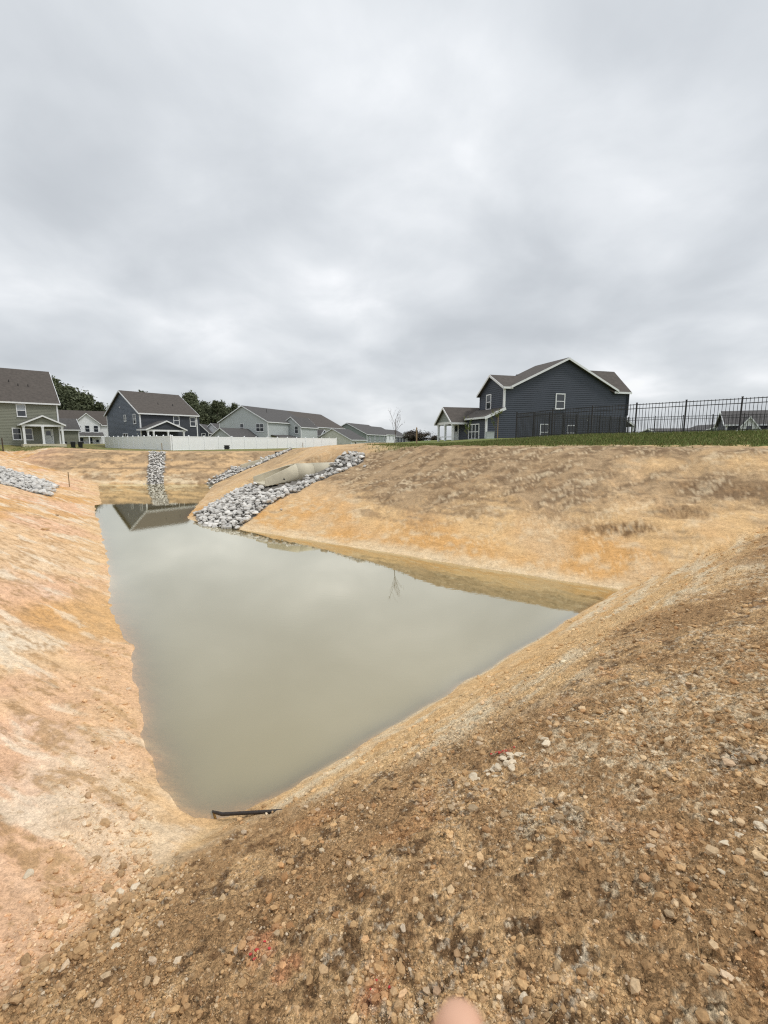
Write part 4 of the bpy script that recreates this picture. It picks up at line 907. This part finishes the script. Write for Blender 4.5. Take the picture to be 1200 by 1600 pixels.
WL = [(284, 150, 628), (293, 145, 620), (301, 142, 615), (306, 150, 614), (315, 140, 621), (324, 150, 625), (333, 145, 629), (343, 140, 626), (352, 150, 627), (361, 145, 630), (371, 150, 628), (380, 155, 632), (230, 160, 612), (310, 160, 618), (346, 165, 624), (396, 170, 640)]
for i, (px, d, yt) in enumerate(WL): tree(px, d, yt + 6, (1, 3, 0, 2, 4)[i % 5], 'green tree of the wood right of the blue house roof', 'trees right of the blue house', wide=1.15)
RC = crown_mesh('crown', 90, 'round', 6000, M_leafd)
tree(650, 120, 670, 3, 'dense round dark brown tree beside the low cream house', None, RC, 2.4, 1.9)
tree(678, 130, 679, 4, 'small dark round tree left of the porch', None, RC, 2.2, 2.3)
# leafless sapling on the ridge, young staked tree and shrub by the navy house
def twig_tree(x, y, hgt, seed, label, leafm, leaves, name='sapling', spread=0.3, lsz=0.012):
    r2 = random.Random(seed); z = th(x, y); root = empty(name, (x, y, z - 0.02), 0, label, 'sapling'); mb = MB(); tips = []
    def grow(p, d_, L_, r_b, lev):
        q_ = p + d_ * L_; mid = (p + q_) / 2 + Vector((r2.uniform(-1, 1), r2.uniform(-1, 1), 0)) * L_ * 0.05
        mb.tube([p, mid, q_], [r_b, r_b * 0.8, r_b * 0.55], 5); tips.append(q_); tips.append(mid)
        if lev < 3:
            for _ in range(3 if lev else 7):
                nd = (d_ + Vector((r2.uniform(-1, 1), r2.uniform(-1, 1), r2.uniform(-.2, .8))) * 0.75).normalized()
                s0 = p + d_ * L_ * (r2.uniform(0.35, 1.0)); grow(s0, nd, L_ * r2.uniform(0.35, 0.6) * (spread / 0.3 if lev == 0 else 1), r_b * 0.42, lev + 1)
    grow(Vector((0, 0, 0)), Vector((0.03, 0, 1)).normalized(), hgt * 0.78, hgt * 0.011, 0)
    mb.build('trunk', M_twig, root, True)
    if leaves:
        r3 = np.random.default_rng(seed); T = np.array([t[:] for t in tips]); k_ = r3.integers(0, len(T), leaves); P_ = T[k_] + r3.normal(size=(leaves, 3)) * hgt * 0.02
        a_ = r3.normal(size=(leaves, 3)); b_ = r3.normal(size=(leaves, 3)); s_ = hgt * lsz
        v_ = np.stack([P_ - a_ * s_, P_ + b_ * s_ * .6, P_ + a_ * s_, P_ - b_ * s_ * .6], 1).reshape(-1, 3)
        obj('crown', np_mesh('crown', v_, np.arange(leaves * 4).reshape(-1, 4), leafm), root)
    return root
twig_tree(0.55, 24.1, 1.75, 5, 'nearly leafless thin sapling on the crest of the right bank', M_leafd, 160, lsz=0.006)
twig_tree(10.35, 43.5, 2.6, 9, 'young green tree before the navy house corner', M_leafy, 420, spread=0.2)
tag(MB().box(-.03, .03, -.03, .03, -.3, 2.2).build('stake', M_wood), 'pale wooden stake holding the young tree by the navy house', 'stake').location = (10.55, 43.4, th(10.5, 43.4))
sh = twig_tree(8.2, 46.0, 0.95, 12, 'low green shrub beside the porch of the navy house', M_leafy, 500, name='shrub', spread=0.7, lsz=0.03); sh['category'] = 'shrub'

# ------------------------------------------------------------------ small things
o = MB().box(-.35, .35, -.35, .35, 0.04, .62).box(-.4, .4, -.4, .4, 0, .04).box(-.37, .37, -.37, .37, .622, .66).build('air_conditioner', M_grey); o.location = (10.1, 44.6, th(10.1, 44.6)); tag(o, 'grey outdoor air conditioner unit at the navy house corner', 'air conditioner')
def bin_(x, y, label, rz):
    root = empty('wheeled_bin', (x, y, th(x, y)), rz, label, 'bin', 'bins beside the sage house')
    MB().hexa([(-.25, -.28, .08), (.25, -.28, .08), (.25, .28, .08), (-.25, .28, .08)], [(-.32, -.38, .95), (.32, -.38, .95), (.32, .36, .95), (-.32, .36, .95)]).build('body', M_bin, root)
    MB().hexa([(-.34, -.41, .952), (.34, -.41, .952), (.34, .40, .952), (-.34, .40, .952)], [(-.30, -.36, 1.02), (.30, -.36, 1.02), (.30, .36, 1.06), (-.30, .36, 1.06)]).build('lid', M_bin, root)
    for s_ in (-.27, .27): MB().tube([(s_ - .03, .3, .1), (s_ + .03, .3, .1)], .1, 12).build('wheel', M_bin, root)
for x, y, lb in ((-46.1, 67.2, 'black wheeled bin next to the porch of the sage house'), (-46.0, 68.9, 'middle black wheeled bin beside the sage house'), (-45.9, 70.4, 'farthest black wheeled bin beside the sage house')): bin_(x, y, lb, 0.6)
o = MB().box(-.26, .26, -.22, .22, 0.05, .52).box(-.32, .32, -.26, .26, .522, .58).box(-.4, .4, -.03, .03, .2, .3).build('utility_box', M_bin); o.location = (-20.6, 61.0, th(-20.6, 61)); tag(o, 'small black box on the ground against the white fence', 'box')
def stake(x, y, h_, label, w=0.035, m=M_wood, tilt=0.0):
    o = MB().box(-w / 2, w / 2, -w / 2, w / 2, -.2, h_).add([(-w / 2, -w / 2, h_), (w / 2, -w / 2, h_), (w / 2, w / 2, h_), (-w / 2, w / 2, h_), (0, 0, h_ + w)], [(0, 1, 4), (1, 2, 4), (2, 3, 4), (3, 0, 4)]).build('survey_stake', m)
    o.location = (x, y, th(x, y)); o.rotation_euler = (0, tilt, 0); tag(o, label, 'stake')
stake(-20.4, 29.8, 0.95, 'thin wooden stake at the lower end of the left stone bed', 0.04)
stake(1.72, 24.6, 0.9, 'upright wooden stake on the crest of the right bank', 0.07)
stake(-26.2, 54.9, 0.85, 'short stake before the near corner of the white fence', 0.06)
stake(-13.6, 78.0, 0.85, 'short stake before the right run of the white fence', 0.08)
stake(-38.5, 47.0, 1.3, 'dark leaning stake on the far bank below the sage house', 0.08, M_bark)

# ------------------------------------------------------------------ grass on the crest
def grass(nb, fx, label, seed, hmin, hmax):
    r3 = np.random.default_rng(seed); x, y = fx(r3, nb); z = terrain(x, y); c_, g_, _ = ground_colour(x, y, z); k_ = r3.random(len(x)) < g_; x, y, z = x[k_], y[k_], z[k_]; n_ = len(x)
    h_ = r3.uniform(hmin, hmax, n_); a_ = r3.uniform(0, 6.28, n_); w = 0.012 + 0.008 * r3.random(n_); lean = r3.normal(size=(n_, 2)) * h_[:, None] * 0.35
    b = np.stack([x, y, z - 0.01], 1); dx = np.stack([np.cos(a_) * w, np.sin(a_) * w, 0 * w], 1); tp = b + np.stack([lean[:, 0], lean[:, 1], h_], 1)
    v_ = np.stack([b - dx, b + dx, tp], 1).reshape(-1, 3)
    base_c = C['grass'] + (C['drygrass'] - C['grass']) * (r3.random((n_, 1)) ** 2 * 0.9); base_c = base_c * r3.uniform(0.7, 1.25, (n_, 1))
    tag(obj('grass', np_mesh('grass', v_, np.arange(n_ * 3).reshape(-1, 3), M_grass, np.repeat(base_c, 3, 0))), label, 'grass', kind='stuff')
def ridge(r3, n_):
    s_ = r3.uniform(7.0, 13.0, n_) ** 1.0; a_ = r3.uniform(-12, 14, n_); px_ = -5.82 + 0.56 * s_ + 0.828 * (a_ + 6); py_ = 17.9 + 0.828 * s_ - 0.56 * (a_ + 6); return px_, py_
grass(60000, ridge, 'green grass along the crest of the right bank by the black fence', 5, 0.05, 0.16)
grass(26000, lambda r3, n_: (r3.uniform(-50, -9, n_), r3.uniform(43, 49, n_)), 'dry grass along the top of the far bank', 6, 0.05, 0.16)

# ------------------------------------------------------------------ the photographer's hand: one fingertip reaches into the lower edge
cm = cam.rotation_euler.to_matrix()
def cp(px, py, d): return Vector((0, 0, CAM_H)) + cm @ Vector(((px - 600) / 720 * d, (800 - py) / 720 * d, -d))
hv, he, hr = [], [], []
def chain(pts, rads, start=None):
    prev = start
    for p_, r0 in zip(pts, rads):
        hv.append(p_); hr.append(r0); i = len(hv) - 1
        if prev is not None: he.append((prev, i))
        prev = i
    return prev
pl = chain([cp(640, 2250, 0.085), cp(660, 2060, 0.088)], [0.026, 0.030])        # wrist, palm
chain([cp(690, 1840, 0.094), cp(708, 1700, 0.098), cp(718, 1615, 0.100), cp(722, 1572, 0.100)], [0.0085, 0.0078, 0.0068, 0.0040], pl)
chain([cp(780, 1900, 0.090), cp(815, 1800, 0.086), cp(790, 1850, 0.070)], [0.0085, 0.0080, 0.0060], pl)
chain([cp(600, 1890, 0.094), cp(585, 1790, 0.090), cp(590, 1850, 0.074)], [0.0085, 0.0080, 0.0060], pl)
chain([cp(520, 1950, 0.092), cp(485, 1860, 0.088), cp(500, 1910, 0.074)], [0.0078, 0.0070, 0.0055], pl)
chain([cp(800, 2120, 0.080), cp(880, 2050, 0.072), cp(900, 1960, 0.066)], [0.0110, 0.0090, 0.0065], pl)
me = bpy.data.meshes.new('person'); me.from_pydata([v_[:] for v_ in hv], he, []); me.update()
M_skin = simple('skin', lin(214, 168, 140), 0.55, 0.05, 60)
me.materials.append(M_skin)
hand = tag(obj('person', me), 'bare fingertip of the person taking the picture at the bottom edge', 'person')
sk = hand.modifiers.new('skin', 'SKIN'); sk.use_smooth_shade = True
for i, r0 in enumerate(hr): me.skin_vertices[0].data[i].radius = (r0, r0)
me.skin_vertices[0].data[1].use_root = True
hand.modifiers.new('sub', 'SUBSURF').render_levels = 2
